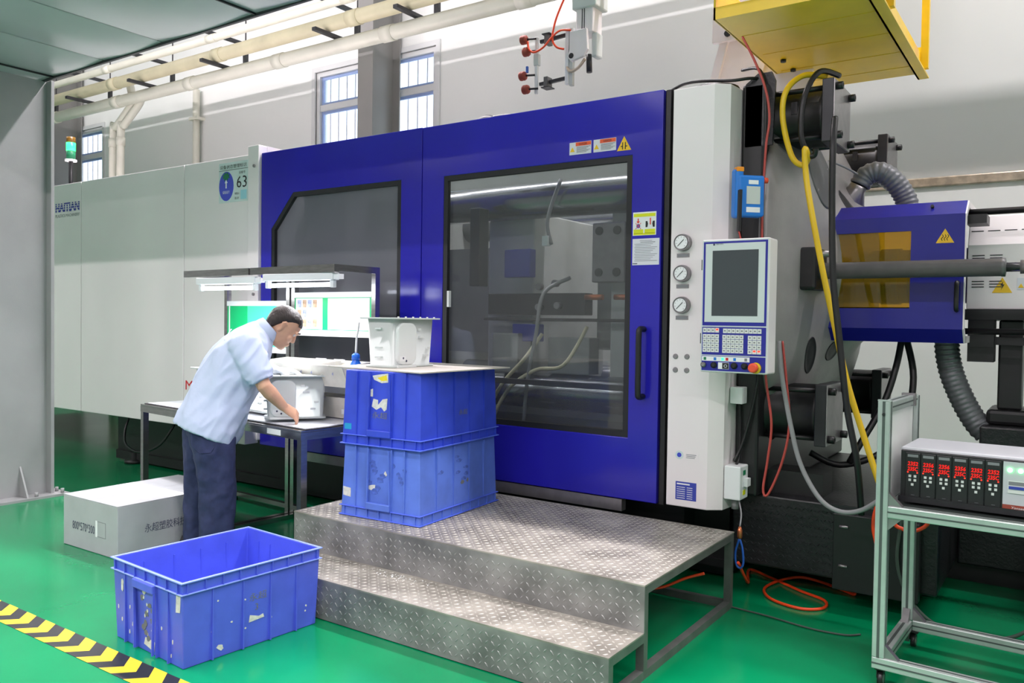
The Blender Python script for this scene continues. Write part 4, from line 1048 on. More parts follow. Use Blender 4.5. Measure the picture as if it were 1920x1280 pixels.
# ------------------------------------------------------------------ plastic crates
def crate(name, label, loc, rot, W, L, h, m, edge, flip=False, group=None):
    t = thing(name, label, 'crate', loc, rot, group)
    if flip:
        def Z(z): return h-z
    else:
        def Z(z): return z
    tp, th = .012, .008          # taper, wall
    def rect(z, off): k = tp*(1-z/h); return W/2-k+off, L/2-k+off
    m2 = MB(); rings = []
    for (z, off) in ((0, 0), (h, 0), (h, -th), (th, -th)):
        a, c = rect(z, off); rings.append([(-a, -c, Z(z)), (a, -c, Z(z)), (a, c, Z(z)), (-a, c, Z(z))])
    m2.rings(rings, False, True)
    body = m2.build('body', m, t, bevel=.006)
    # rim band: two lips and short webs
    for (z, hh, o2) in ((h-.006, .006, .009), (h-.052, .005, .008)):
        a, c = rect(h, 0)
        z0, z1 = sorted((Z(z), Z(z+hh)))
        MB().frame([(-a-o2, -c-o2), (a+o2, -c-o2), (a+o2, c+o2), (-a-o2, c+o2)], [(-a+.002, -c+.002), (a-.002, -c+.002), (a-.002, c-.002), (-a+.002, c-.002)], z0, z1, 'z').build('lip', edge, t, bevel=.002)
    a, c = rect(h, 0)
    z0, z1 = sorted((Z(h-.05), Z(h-.004)))
    for i in range(9):
        f = -.94+1.88*i/8
        for sgn in (-1, 1):
            MB().box(sgn*a-.001 if sgn > 0 else -a-.007, a+.007 if sgn > 0 else -a+.001, f*c-.002, f*c+.002, z0, z1).build('rim_web', m, t)
    for i in range(7):
        f = -.9+1.8*i/6
        for sgn in (-1, 1):
            MB().box(f*a-.002, f*a+.002, c-.001 if sgn > 0 else -c-.007, c+.007 if sgn > 0 else -c+.001, z0, z1).build('rim_web', m, t)
    # tall ribs
    def rib(x, y, dx, dy):
        z0, z1 = sorted((Z(.004), Z(h-.05)))
        k = tp*.5
        x2 = x-k*(1 if x > 0 else -1)*(abs(dx) > abs(dy)); y2 = y-k*(1 if y > 0 else -1)*(abs(dy) > abs(dx))
        MB().box(x2-max(.003, abs(dx)), x2+max(.003, abs(dx)), y2-max(.003, abs(dy)), y2+max(.003, abs(dy)), z0, z1).build('rib', m, t)
    for f in (-.6, -.18, .22, .62):
        rib(a, f*c, .008, 0); rib(-a, f*c, .008, 0)
    for f in (-.62, -.3, .3, .62):
        rib(f*a, -c, 0, .008); rib(f*a, c, 0, .008)
    # hand grips at the ends
    for sgn in (-1, 1):
        y0, y1 = (c-.002, c+.018) if sgn > 0 else (-c-.018, -c+.002)
        z0, z1 = sorted((Z(h-.085), Z(h-.05)))
        MB().box(-.3*a, .3*a, y0, y1, z0, z1).build('hand_grip', m, t, bevel=.004)
        y2 = c if sgn > 0 else -c
        for sx in (-1, 1):
            MB().prism([(sx*.3*a, Z(h-.06)), (sx*.3*a-.006*sx, Z(h-.06)), (sx*.27*a-.006*sx, Z(.01)), (sx*.27*a, Z(.01))], y2-.004 if sgn < 0 else y2, y2+.004 if sgn > 0 else y2-.014).build('grip_cheek', m, t)
    CR[:] = [a, c, tp, h, flip]
    return t, a, c
CR = [0, 0, 0, 1, False]
def inset(z):
    return CR[2]*(z/CR[3] if CR[4] else 1-z/CR[3])
def scuffs(t, pts, m, name='scuff'):
    """irregular flat scraps: pts are closed outlines on a face given as (axis, value, [(u, v), ...])"""
    for ax, val, poly in pts:
        zc = sum(q[1] for q in poly)/len(poly)
        val = (-CR[1]+inset(zc)-.0002) if ax == 'y' else (CR[0]-inset(zc)+.0002)
        MB().prism(poly, val, val-.0012 if ax == 'y' else val+.0012, ax).build(name, m, t)
def blob(u, v, ru, rv, n=9):
    return [(u+ru*random.uniform(.5, 1)*math.cos(2*PI*i/n), v+rv*random.uniform(.5, 1)*math.sin(2*PI*i/n)) for i in range(n)]
t, a, c = crate('plastic_crate', 'open empty blue plastic crate standing alone on the green floor', (-3.066, 2.22, .0), math.radians(-3.6), .55, .665, .347, 'crate_near', 'crate_edge')
text('marking', '永超', 'scuff_olive', t, (a-inset(.2), -.03, .195), (0, 1, 0), (0, 0, 1), .036, .085)
text('marking', '3', 'scuff_olive', t, (a-inset(.16), .0, .15), (0, 1, 0), (0, 0, 1), .04)
scuffs(t, [('x', a-.006, [(-.03, .105), (.045, .11), (.04, .125), (.02, .12), (-.025, .135)])], 'scuff_white', 'label_scrap')
scuffs(t, [('x', a-.008, blob(-.16, .04, .02, .015)), ('y', -c+.006, [(.225, .22), (.255, .225), (.26, .29), (.228, .29)]), ('y', -c+.006, blob(-.02, .255, .022, .02)), ('y', -c+.01, [(-.03, .03), (.05, .015), (.055, .055), (-.02, .06)]), ('y', -c+.006, blob(-.2, .24, .015, .03))], 'scuff_white')
scuffs(t, [('y', 0, blob(.0+random.gauss(0, .02), .06+.02*k, .02, .016, 9)) for k in range(9)], 'scuff_olive')
scuffs(t, [('y', 0, blob(.01+random.gauss(0, .03), .05+.025*k, .008, .01, 7)) for k in range(8)]+[('y', 0, blob(random.uniform(-.24, .24), random.uniform(.03, .25), .006, .012, 6)) for k in range(10)]+[('x', 0, blob(random.uniform(-.28, .28), random.uniform(.03, .25), .006, .006, 6)) for k in range(8)], 'scuff_white')
t, a, c = crate('plastic_crate', 'pale scuffed blue crate upside down, lower of the stack on the platform', (-2.857, 3.335, SH+.002), math.radians(4), .503, .713, .364, 'crate_lower', 'crate_edge_dark', True, 'stacked upside down crates')
scuffs(t, [('y', 0, blob(-.03+random.gauss(0, .025), .14+.02*k, .025, .02, 10)) for k in range(8)]+[('y', 0, blob(.12+random.gauss(0, .015), .2+.02*k, .016, .018, 9)) for k in range(5)]+[('x', 0, blob(random.uniform(-.25, .1), random.uniform(.15, .3), .03, .012, 9)) for k in range(7)], 'scuff_dark')
scuffs(t, [('y', -c+.006, blob(-.05, .16, .045, .02, 8)), ('y', -c+.004, [(-.24, .1), (-.19, .095), (-.19, .14), (-.24, .145)]), ('y', -c+.006, blob(.03, .23, .015, .02))], 'scuff_white')
scuffs(t, [('x', a-.006, blob(.02, .16, .02, .015)), ('x', a-.006, blob(.07, .165, .018, .015))], 'scuff_olive')
t, a, c = crate('plastic_crate', 'dark blue crate upside down, upper of the stack on the platform', (-2.857, 3.335, SH+.368), math.radians(4), .5, .71, .378, 'crate_upper', 'crate_edge_dark', True, 'stacked upside down crates')
scuffs(t, [('y', -c+.004, [(-.06, .355), (-.02, .362), (.04, .37), (.04, .325), (.0, .32), (-.05, .335)]), ('y', -c+.005, [(-.06, .2), (-.05, .24), (-.02, .235), (-.02, .21), (.01, .24), (.04, .245), (.035, .19), (.02, .18), (.0, .2), (-.03, .185)]), ('y', -c+.005, [(-.07, .25), (-.055, .25), (-.055, .29), (-.07, .285)])], 'scuff_white', 'label_scrap')
scuffs(t, [('y', -c+.0025, [(-.03, .345), (.03, .362), (.035, .335), (.0, .33)])], 'scuff_yellow', 'label_scrap')
scuffs(t, [('y', -c+.006, [(-.235, .075), (-.19, .075), (-.19, .105), (-.235, .105)])], 'scuff_cyan', 'label_scrap')
text('marking', '永超', 'scuff_olive', t, (-.055, -c+inset(.15), .145), (1, 0, 0), (0, 0, 1), .036, .095)
text('marking', '永超', 'scuff_olive', t, (a-inset(.15), -.02, .15), (0, 1, 0), (0, 0, 1), .03, .08)
# cardboard sheet on the stack
cs_ = MB().prism([(-3.28, 3.05), (-2.575, 2.985), (-2.545, 3.7), (-3.24, 3.76)], SH+.7475, SH+.7535, 'z').build('cardboard_sheet', 'cardboard_sheet')
tag(cs_, 'grey cardboard sheet lying on the upper upturned crate', 'cardboard')

# ------------------------------------------------------------------ white moulded housings
def housing(label, loc, rot, group='white moulded plastic housings'):
    t = thing('plastic_housing', label, 'plastic part', loc, rot, group)
    h = .262
    prof = [(rrect(.2, .36, .03), 0.0), (rrect(.2, .36, .03), .008), (rrect(.165, .325, .025), .01), (rrect(.185, .35, .025), h-.008)]
    MB().rings([[(u, v, z) for u, v in p] for p, z in prof], True).build('body', 'plastic_dim', t)
    MB().prism(rrect(.245, .405, .02), h-.008, h, 'z').build('rim', 'plastic_dim', t, bevel=.002)
    # arched cover plate standing on one long side
    arch = rrect(.15, .22, .045, 5, -.075, .125)
    MB().prism(arch, .088, .112, 'x').build('arched_cover', 'plastic_white', t, bevel=.006)
    MB().box(.07, .112, -.15, -.0, 0, .014).build('cover_foot', 'plastic_white', t)
    for (y, z) in ((-.11, .05), (-.085, .035)): MB().cyl((.112, y, z), (.1135, y, z), .006, 8).build('hole', 'ink_navy', t)
    MB().box(.112, .113, -.135, -.09, .035, .06).build('label', 'paper', t)
    for (y, z, s) in ((.06, .16, .02), (.12, .1, .012), (.1, .06, .015), (.04, .2, .012)):
        MB().box(.084, .1, y-s, y+s, z-.006, z+.006).build('rib', 'plastic_white', t)
    for k in range(6): MB().cyl((.11, -.15+k*.06, h), (.11, -.15+k*.06, h+.006), .005, 8).build('peg', 'plastic_dim', t)
    for z in (.05, .1, .2): MB().box(-.02, .02, -.185, -.165, z, z+.008).build('clip', 'plastic_white', t)
    return t
housing('white moulded housing standing on the cardboard sheet over the crates', (-3.0, 3.31, SH+.7545), math.radians(2))
TZ_ = .758
housing('white moulded housing on the workbench held by the worker', (-3.92, 3.375, TZ_+.012), math.radians(-38))
housing('white moulded housing on the workbench behind the arm, nearer the rack', (-4.36, 3.5, TZ_+.01), math.radians(-100))
housing('white moulded housing on the workbench partly hidden by the shirt', (-4.78, 3.46, TZ_+.01), math.radians(80))

# ------------------------------------------------------------------ grey carton
bx = thing('carton', 'grey corrugated carton with printed size and company name beside the worker', 'box', (-4.69, 2.9, 0), math.radians(.5))
W2, L2, H2 = .29, .385, .302
MB().box(-W2, W2, -L2, L2, .001, H2-.004).build('body', 'carton_grey', bx, bevel=.004)
for sgn in (-1, 1):
    MB().box(-W2 if sgn < 0 else .001, -.001 if sgn < 0 else W2, -L2, L2, H2-.004, H2).build('flap', 'carton_grey', bx)
text('size_print', '800*570*300', 'ink_navy', bx, (-.185, -L2, .11), (1, 0, 0), (0, 0, 1), .07, .24)
text('company_print', '永超塑胶科技', 'ink_navy', bx, (W2, -.22, .125), (0, 1, 0), (0, 0, 1), .055, .27)
fr_ = MB().frame([(.07, .1), (.17, .1), (.17, .19), (.07, .19)], [(.073, .103), (.167, .103), (.167, .187), (.073, .187)], -L2-.001, -L2).build('print_frame', 'ink_grey', bx)
MB().box(.065, .083, -L2-.0014, -L2, .098, .192).build('white_label', 'paper', bx)
MB().box(-W2+.004, W2-.004, -.06, .06, H2, H2+.0006).build('packing_tape', 'paper_grey', bx)
# ------------------------------------------------------------------ workbench
TB = thing('workbench', 'long stainless steel workbench with a white mat under the lamps', 'table', (-3.55, 3.10, 0), math.radians(-6.5))
TL, TD, TT = 1.97, .56, .745          # own axes: x from -TL to 0, y from 0 to TD
MB().box(-TL, 0, 0, TD, TT-.012, TT).build('top_sheet', 'stainless', TB, bevel=.002)
for a in ((-TL, 0, 0, .028, TT-.055, TT-.012), (-TL, 0, TD-.028, TD, TT-.055, TT-.012), (-TL, -TL+.028, .028, TD-.028, TT-.055, TT-.012), (-.028, 0, .028, TD-.028, TT-.055, TT-.012)):
    MB().box(*a).build('apron', 'stainless', TB)
for x in (-TL, -.04):
    for y in (.002, TD-.042): MB().box(x, x+.04, y, y+.04, .02, TT-.055).build('leg', 'stainless', TB); MB().cyl((x+.02, y+.02, 0), (x+.02, y+.02, .02), .022, 10).build('foot', 'black_paint', TB)
MB().box(-TL+.02, -TL+.05, .04, TD-.04, .14, .17).build('stretcher', 'stainless', TB)
MB().box(-.05, -.02, .04, TD-.04, .14, .17).build('stretcher', 'stainless', TB)
mt_ = MB().prism([(-TL+.02, .02), (-.0, .03), (.0, .2), (-.03, .3), (-.01, .52), (-TL+.02, .52)], TT, TT+.005, 'z').build('bench_mat', 'mat_dark', TB)
MB().prism([(-TL+.04, .035), (-.018, .042), (-.02, .2), (-.05, .3), (-.03, .51), (-TL+.04, .51)], TT+.005, TT+.008, 'z').build('mat_cover', 'mat_white', TB)
MB().box(-.34, -.2, -.001, 0, TT-.047, TT-.015).build('paper_tag', 'paper', TB)

# ------------------------------------------------------------------ two lamp racks
RROT = math.radians(-3.5)
def rack(label, x0, x1, right):
    W = x1-x0
    t = thing('lamp_rack', label, 'rack', (x0, 3.76+(x0+4.4)*math.tan(RROT), 0), RROT, 'stainless lamp racks behind the workbench')
    s = .036; H_ = 1.7; fwd = -.29
    for x in (0, W-s): MB().box(x, x+s, 0, s, 0, H_).build('post', 'stainless', t)
    for x in (0, W-s): MB().box(x, x+s, fwd, 0, H_-.04, H_).build('top_arm', 'stainless', t)
    MB().box(0, W, fwd-s, fwd, H_-.045, H_).build('front_bar', 'stainless', t)
    for x in (0, W-s): MB().box(x, x+s, -.45, .1, 0, .03).build('floor_bar', 'stainless', t)
    MB().box(s, W-s, 0, s, .06, .09).build('cross_bar', 'stainless', t)
    zt, zb = (1.515, 1.3) if right else (1.46, 1.17)
    b = MB().box(s, W-s, .006, .012, zb, zt).build('notice_board', 'board_green', t)
    MB().box(s, W-s, -.002, .02, zt, zt+.035).build('board_rail', 'lamp_body', b)
    MB().box(s, W-s, -.006, .024, zb-.04, zb).build('board_rail', 'lamp_body', b)
    if right:
        p = MB().box(s+.01, s+.29, .004, .0055, zb+.005, zt-.005).build('work_instruction', 'paper', b)
        p2 = MB().box(s+.345, W-s-.02, .004, .0055, zb+.005, zt-.005).build('work_instruction', 'paper', b)
        return t, W, zb, zt, b
    MB().box(s+.25, W-s, .004, .0055, zb, zt).build('board_sheet', 'board_green_pale', b)
    MB().box(s+.02, s+.03, .003, .0055, zb, zt).build('board_edge', 'lamp_body', b)
    return t, W, zb, zt, b
rack('stainless lamp rack with an empty green board, behind the worker', -5.215, -4.435, False)
tr, RW, zb, zt, bd_ = rack('stainless lamp rack with paper work instructions on its board', -4.415, -3.575, True)
# print on the instructions sits on the board, as sub-parts of it
for i in range(4):
    for j in range(3):
        if (i, j) in ((3, 1), (2, 1)): continue
        x = .065+i*.055; z = zb+.02+j*.065
        MB().box(x, x+.04, .0028, .004, z, z+.05).build('picture', 'photo_warm' if (i+j) % 2 else 'photo_cool', bd_)
for j in range(14): MB().box(.4, RW-.08-.02*(j % 3), .003, .004, zb+.018+j*.0135, zb+.0205+j*.0135).build('text_line', 'ink_grey', bd_)

def tube_lamp(label, x0, x1, y, z):
    t = thing('tube_lamp', label, 'lamp', ((x0+x1)/2, y, z), group='tube lamps on the racks')
    MB().box(x0, x1, y-.03, y+.03, z-.045, z).build('batten', 'lamp_body', t, bevel=.006)
    for x, sg in ((x0+.01, 1), (x1-.04, -1)): MB().box(x, x+.03, y-.014, y+.014, z-.09, z-.045).build('lamp_holder', 'lamp_body', t, bevel=.004)
    MB().cyl((x0+.04, y, z-.072), (x1-.04, y, z-.072), .013, 16).build('tube', 'tube_glow', t)
    MB().box(x1, x1+.045, y-.02, y+.02, z-.04, z-.01).build('end_cap', 'lamp_body', t)
tube_lamp('lit tube lamp on the rack above the empty green board', -5.03, -4.4, 3.47, 1.645)
tube_lamp('lit tube lamp on the rack above the paper instructions', -4.27, -3.63, 3.43, 1.654)
for (x0, x1, y) in ((-5.0, -4.45, 3.47), (-4.24, -3.68, 3.43)):
    li = bpy.data.lights.new('tube_light', 'AREA'); li.shape = 'RECTANGLE'; li.size = x1-x0; li.size_y = .05; li.energy = 6.5; li.color = (.95, .97, 1)
    o = bpy.data.objects.new('tube_light', li); COL.objects.link(o); o.location = ((x0+x1)/2, y, 1.555)

# trays hung in the rack
def tray(label, x0, x1, yb, yf, zt_, h, slant):
    t = thing('parts_tray', label, 'tray', ((x0+x1)/2, yb, zt_-h), RROT, 'white parts trays in the lamp rack')
    W = (x1-x0)/2; D = yb-yf
    # own axes: front at -D
    MB().box(-W, W, -D*.75, 0, 0, .006).build('base', 'tray_white', t)
    MB().add([(-W, -D*.75, 0), (W, -D*.75, 0), (W, -D, h-slant), (-W, -D, h-slant), (-W, -D*.75-.006, 0), (W, -D*.75-.006, 0), (W, -D-.006, h-slant), (-W, -D-.006, h-slant)], [(0, 1, 2, 3), (4, 7, 6, 5), (3, 2, 6, 7), (0, 4, 5, 1), (0, 3, 7, 4), (1, 5, 6, 2)]).build('front', 'tray_white', t)
    MB().box(-W, W, -.006, 0, 0, h).build('back', 'tray_white', t)
    for k in range(4):
        x = -W+2*W*k/3-.003
        MB().prism([(-D*.75, 0), (0, 0), (0, h), (-D, h-slant)], x, x+.006, 'x').build('divider', 'tray_white', t)
    return t, W, D, h-slant
t, W3, D3, hf = tray('white three bay parts tray under the paper instructions', -4.36, -3.52, 3.66, 3.42, 1.115, .15, .02)
for x in (-.3, .0, .1, .3): MB().add([(x-.02, -D3*.9-.008, hf-.035), (x+.02, -D3*.9-.006, hf-.06), (x+.028, -D3*.93-.008, hf-.03), (x-.01, -D3*.97-.006, hf-.01)], [(0, 1, 2, 3)]).build('blue_tape', 'photo_cool', t)
for x in (-.06, .12): MB().box(x-.05, x+.05, -.01, -.004, .135, .155).build('tray_label', 'paper', t)
MB().box(-.08, -.02, -D3+.0, -D3+.05, .12, .145).build('clip', 'paper', t)
t, W3, D3, hf = tray('white parts tray standing low on the workbench behind the white housing', -4.2, -3.5, 3.67, 3.56, .9, .14, .01)
for x in (-.1, .2): MB().box(x-.04, x+.04, -D3-.002, -D3+.004, .03, .06).build('tray_label', 'paper', t)
bt = thing('squeeze_bottle', 'blue squeeze bottle with a long white spout in the parts tray', 'bottle', (-3.58, 3.55, .98))
MB().lathe([(.98, .045), (.985, .05), (1.06, .05), (1.1, .035), (1.125, .022), (1.135, .022)], 20, 'z', (-3.58, 3.55, 0)).build('body', 'bottle_blue', bt)
MB().lathe([(1.13, .026), (1.16, .024), (1.17, .012)], 16, 'z', (-3.58, 3.55, 0)).build('cap', 'bottle_blue', bt)
MB().tube(spline([(-3.58, 3.55, 1.165), (-3.575, 3.55, 1.26), (-3.56, 3.545, 1.3), (-3.545, 3.54, 1.36)], 4), .006, 8).build('spout', 'straw', bt)

# ------------------------------------------------------------------ aluminium cart with temperature controller
CA = thing('aluminium_cart', 'aluminium profile cart on casters carrying the temperature controller', 'cart', (-.60, 3.345, 0), math.radians(-2.5))
s = .044
def prof(x0, x1, y0, y1, z0, z1, axis):
    o = MB().box(x0, x1, y0, y1, z0, z1).build('profile', 'aluminium', CA, bevel=.003)
    m2 = MB(); g = .005; e = .0012
    if axis == 'z':
        xm, ym = (x0+x1)/2, (y0+y1)/2
        m2.box(xm-g, xm+g, y0-e, y0+.001, z0, z1); m2.box(x1-.001, x1+e, ym-g, ym+g, z0, z1); m2.box(x0-e, x0+.001, ym-g, ym+g, z0, z1)
    elif axis == 'x':
        zm, ym = (z0+z1)/2, (y0+y1)/2
        m2.box(x0, x1, y0-e, y0+.001, zm-g*.6, zm+g*.6); m2.box(x0, x1, ym-g, ym+g, z1-.001, z1+e)
    else:
        zm, xm = (z0+z1)/2, (x0+x1)/2
        m2.box(x1-.001, x1+e, y0, y1, zm-g*.6, zm+g*.6); m2.box(xm-g, xm+g, y0, y1, z1-.001, z1+e)
    m2.build('slot', 'slot_dark', o)
CW, CD, ZB, ZS, ZTOP = .78, .56, .07, .655, 1.095
prof(0, s, 0, s, ZB+s, ZTOP, 'z'); prof(0, s, CD-s, CD, ZB+s, ZTOP-.01, 'z')
prof(CW-s, CW, 0, s, ZB+s, ZTOP, 'z'); prof(CW-s, CW, CD-s, CD, ZB+s, ZTOP, 'z')
prof(0, CW, 0, s, ZB, ZB+s, 'x'); prof(s, CW, CD-s, CD, ZB, ZB+s, 'x'); prof(0, s, s, CD-s, ZB, ZB+s, 'y'); prof(CW-s, CW, s, CD-s, ZB, ZB+s, 'y')
prof(s, CW-s, -.002, s-.002, ZS, ZS+s, 'x'); prof(s, CW-s, CD-s, CD, ZS, ZS+s, 'x'); prof(.001, s-.001, s, CD-s, ZS, ZS+s, 'y'); prof(CW-s, CW-.001, s, CD-s, ZS, ZS+s, 'y')
prof(.002, s-.002, s, CD-s, ZTOP-s, ZTOP-.004, 'y')
MB().box(.018, .026, s, CD-s, ZS+s, ZTOP-s).build('side_panel', 'dado_white', CA)
MB().box(s, CW-s, s, CD-s, ZS+s-.012, ZS+s-.004).build('shelf', 'slot_dark', CA)
MB().box(.0, s+.004, -.002, .006, ZTOP, ZTOP+.006).build('end_cap', 'aluminium', CA)
MB().box(-.004, s+.004, CD-.13, CD-.1, ZTOP-s-.004, ZTOP+.004).build('clip', 'plate_steel', CA)
MB().cyl((.022, -.001, ZTOP-.05), (.022, -.004, ZTOP-.05), .006, 8).build('hole', 'gasket', CA)
def gusset(x, y, z, sx, sz, ax):
    L_ = .05
    if ax == 'x':
        MB().prism([(x, z), (x+sx*L_, z), (x, z+sz*L_)], y+.008, y+.036).build('corner_bracket', 'plate_steel', CA)
    else:
        MB().prism([(y, z), (y+sx*L_, z), (y, z+sz*L_)], x+.008, x+.036, 'x').build('corner_bracket', 'plate_steel', CA)
for y in (0, CD-s):
    gusset(s, y, ZB+s, 1, 1, 'x'); gusset(s, y, ZS+s, 1, 1, 'x'); gusset(s, y, ZS, 1, -1, 'x')
gusset(0, s, ZB+s, 1, 1, 'y'); gusset(0, CD-s, ZB+s, -1, 1, 'y'); gusset(0, CD-s, ZB, -1, -1, 'y')
for (x, y) in ((.03, .03), (.05, CD-.03), (CW-.04, .03), (CW-.04, CD-.03)):
    k = MB().cyl((x-.009, y, .028), (x+.009, y, .028), .028, 20).build('caster', 'black_paint', CA)
    MB().cyl((x-.0105, y, .028), (x+.0105, y, .028), .016, 16).build('hub', 'plate_steel', k)
    MB().add([(x-.014, y-.014, .03), (x-.014, y+.014, .03), (x-.014, y+.02, ZB), (x-.014, y-.02, ZB), (x-.011, y-.014, .03), (x-.011, y+.014, .03), (x-.011, y+.02, ZB), (x-.011, y-.02, ZB)], [(0, 1, 2, 3), (7, 6, 5, 4), (0, 4, 5, 1), (1, 5, 6, 2), (2, 6, 7, 3), (3, 7, 4, 0)]).build('fork', 'black_paint', k)
    MB().box(x-.02, x+.02, y-.022, y+.022, ZB-.006, ZB).build('caster_plate', 'black_paint', k)

TC = thing('temperature_controller', 'grey temperature controller with six red displays on the aluminium cart', 'controller', (-.535, 3.45, ZS+s), math.radians(-2.5))
W4, D4, H4 = .62, .34, .215
MB().box(0, W4, .012, D4, .014, H4).build('case', 'controller_grey', TC, bevel=.008)
MB().box(.004, W4-.004, 0, .014, .016, H4-.01).build('front_frame', 'controller_black', TC, bevel=.003)
for x in (.04, W4-.04):
    for y in (.06, D4-.06): MB().cyl((x, y, 0), (x, y, .014), .014, 10).build('foot', 'black_paint', TC)
MB().box(.0, W4, -.012, .02, .008, .03).build('bottom_rail', 'dark_steel', TC)
vals = ('2352', '2356', '2356', '2356', '2352', '2352')
for k in range(6):
    x = .022+k*.0535
    m_ = MB().box(x, x+.051, -.006, 0, .026, H4-.018).build('module', 'controller_black', TC, bevel=.002)
    MB().box(x+.007, x+.044, -.0075, -.006, H4-.034, H4-.024).build('name_strip', 'ink_grey', m_)
    MB().box(x+.005, x+.046, -.0072, -.006, .122, .168).build('display', 'controller_black', m_)
    text('digits', vals[k], 'display_red', m_, (x+.0075, -.0072, .149), *XF, .0205, .037, shear=.12, bold=.03)
    text('digits', '235C', 'display_red', m_, (x+.0075, -.0072, .129), *XF, .0205, .037, shear=.12, bold=.03)
    for dx in (.009, .042): MB().cyl((x+dx, -.006, .1225), (x+dx, -.0085, .1225), .0026, 8).build('status_lamp', 'led_red', m_)
    for (dx, z) in ((.012, .108), (.03, .108), (.012, .093), (.03, .093), (.021, .076)):
        MB().box(x+dx, x+dx+.009, -.009, -.006, z-.0045, z+.0045).build('key', 'key_white', m_)
    MB().box(x+.022, x+.034, -.0072, -.006, .036, .037).build('print', 'ink_grey', m_)
pm_ = MB().box(.346, .5, -.006, 0, .045, H4-.016).build('mains_panel', 'controller_grey', TC)
for k in range(3): MB().cyl((.367+k*.033, -.006, .17), (.367+k*.033, -.011, .17), .0085, 16).build('pilot_lamp', 'led_green', pm_)
br = MB().box(.362, .425, -.012, -.006, .088, .132).build('breaker', 'key_white', TC)
MB().box(.365, .422, -.016, -.012, .103, .113).build('breaker_toggle', 'label_blue', br)
MB().box(.364, .423, -.0128, -.012, .117, .13).build('breaker_print', 'ink_grey', br)
pk = MB().box(.346, .5, -.0065, 0, .026, .045).build('maker_strip', 'rubber_brown', TC)
text('maker_print', 'Yonsee', 'paper', pk, (.375, -.0065, .031), *XF, .013, .04, shear=.3)

tag(MB().lathe([(0, .2), (.02, .22), (.3, .225), (.32, .23), (.58, .225), (.6, .21)], 28, 'z', (.09, 4.73, 0)).build('blue_drum', 'drum_blue'), 'dark blue plastic drum at the foot of the bed behind the cart', 'drum')

# ------------------------------------------------------------------ lines on the floor
hose('orange_air_line', 'orange air line curled on the green floor beside the steps', [(-1.33, 3.95, .2), (-1.36, 4.2, .03), (-1.45, 4.5, .008), (-1.3, 4.42, .008), (-1.12, 4.3, .008), (-.98, 4.22, .008), (-.96, 4.1, .008), (-1.05, 4.03, .008), (-1.2, 4.08, .008), (-1.28, 4.22, .009), (-1.25, 4.4, .012), (-1.17, 4.5, .018), (-1.06, 4.5, .012), (-.95, 4.45, .008), (-.88, 4.41, .008), (-.9, 4.45, .02), (-1.0, 4.62, .03), (-1.12, 4.82, .04), (-1.16, 4.9, .04), (-1.1, 4.93, .03), (-1.02, 4.88, .02), (-.92, 4.8, .02), (-.86, 4.85, .03)], .0075, 'orange_hose')
hose('orange_cart_line', 'orange air line hanging behind the cart post', [(-.6, 4.0, .62), (-.694, 4.0, .59), (-.716, 4.0, .543), (-.725, 4.0, .468), (-.712, 4.0, .396), (-.692, 4.0, .326), (-.66, 4.0, .26)], .0075, 'orange_hose')
hose('orange_loop_line', 'orange air line sagging in a loop below the cart shelf', [(-.66, 4.03, .58), (-.64, 4.03, .485), (-.606, 4.03, .465), (-.584, 4.03, .458), (-.537, 4.03, .473), (-.5, 4.03, .514), (-.49, 4.03, .6)], .0085, 'orange_hose')
hose('orange_step_line', 'orange air line hanging inside the open end of the steps', [(-1.66, 3.5, .3), (-1.67, 3.52, .2), (-1.66, 3.55, .12), (-1.58, 3.6, .12), (-1.48, 3.65, .17), (-1.4, 3.68, .2)], .007, 'orange_hose')
hose('grey_floor_cable', 'thin grey cable lying across the floor from under the steps', [(-1.75, 3.95, .006), (-1.6, 3.9, .006), (-1.35, 3.86, .006), (-1.15, 3.84, .006), (-.95, 3.8, .006), (-.8, 3.81, .006), (-.74, 3.86, .006)], .004, 'dim_cable', 'cable', 6)
hose('black_floor_cable', 'black cable sweeping over the floor behind the cart', [(-.62, 4.1, .5), (-.64, 4.12, .3), (-.6, 4.15, .14), (-.5, 4.16, .03), (-.38, 4.16, .012), (-.22, 4.16, .012), (-.1, 4.18, .1), (-.06, 4.19, .3), (-.05, 4.19, .48)], .008, 'dim_cable', 'cable')
bc = thing('hook_cord', 'blue cord and copper hook hanging below the junction box', 'hook', (-1.32, 3.93, .16))
MB().tube(spline([(-1.37, 4.05, .5), (-1.33, 3.98, .44), (-1.325, 3.95, .38)], 4), .004, 6).build('wire', 'grey_cable', bc)
MB().lathe([(.32, .008), (.33, .013), (.36, .013), (.38, .006)], 10, 'z', (-1.325, 3.95, 0)).build('hook', 'copper', bc)
MB().tube(spline([(-1.325, 3.95, .325), (-1.345, 3.95, .25), (-1.34, 3.95, .19), (-1.32, 3.95, .175), (-1.305, 3.95, .2), (-1.31, 3.95, .27), (-1.325, 3.95, .32)], 5), .0055, 6).build('cord', 'blue_cord', bc)
hose('black_loop_cable', 'black cable hanging in a loop below the white housing', [(-6.95, 4.1, .5), (-6.95, 4.05, .36), (-6.85, 4.0, .24), (-6.6, 3.98, .2), (-6.35, 4.0, .28), (-6.25, 4.05, .42), (-6.25, 4.1, .5)], .01, 'black_hose', 'cable')
hose('grey_loop_cable', 'thin pale cable hanging below the housing behind the bench leg', [(-5.8, 4.1, .5), (-5.8, 4.06, .34), (-5.7, 4.04, .26), (-5.58, 4.05, .27), (-5.5, 4.08, .36)], .007, 'grey_cable', 'cable', 8)
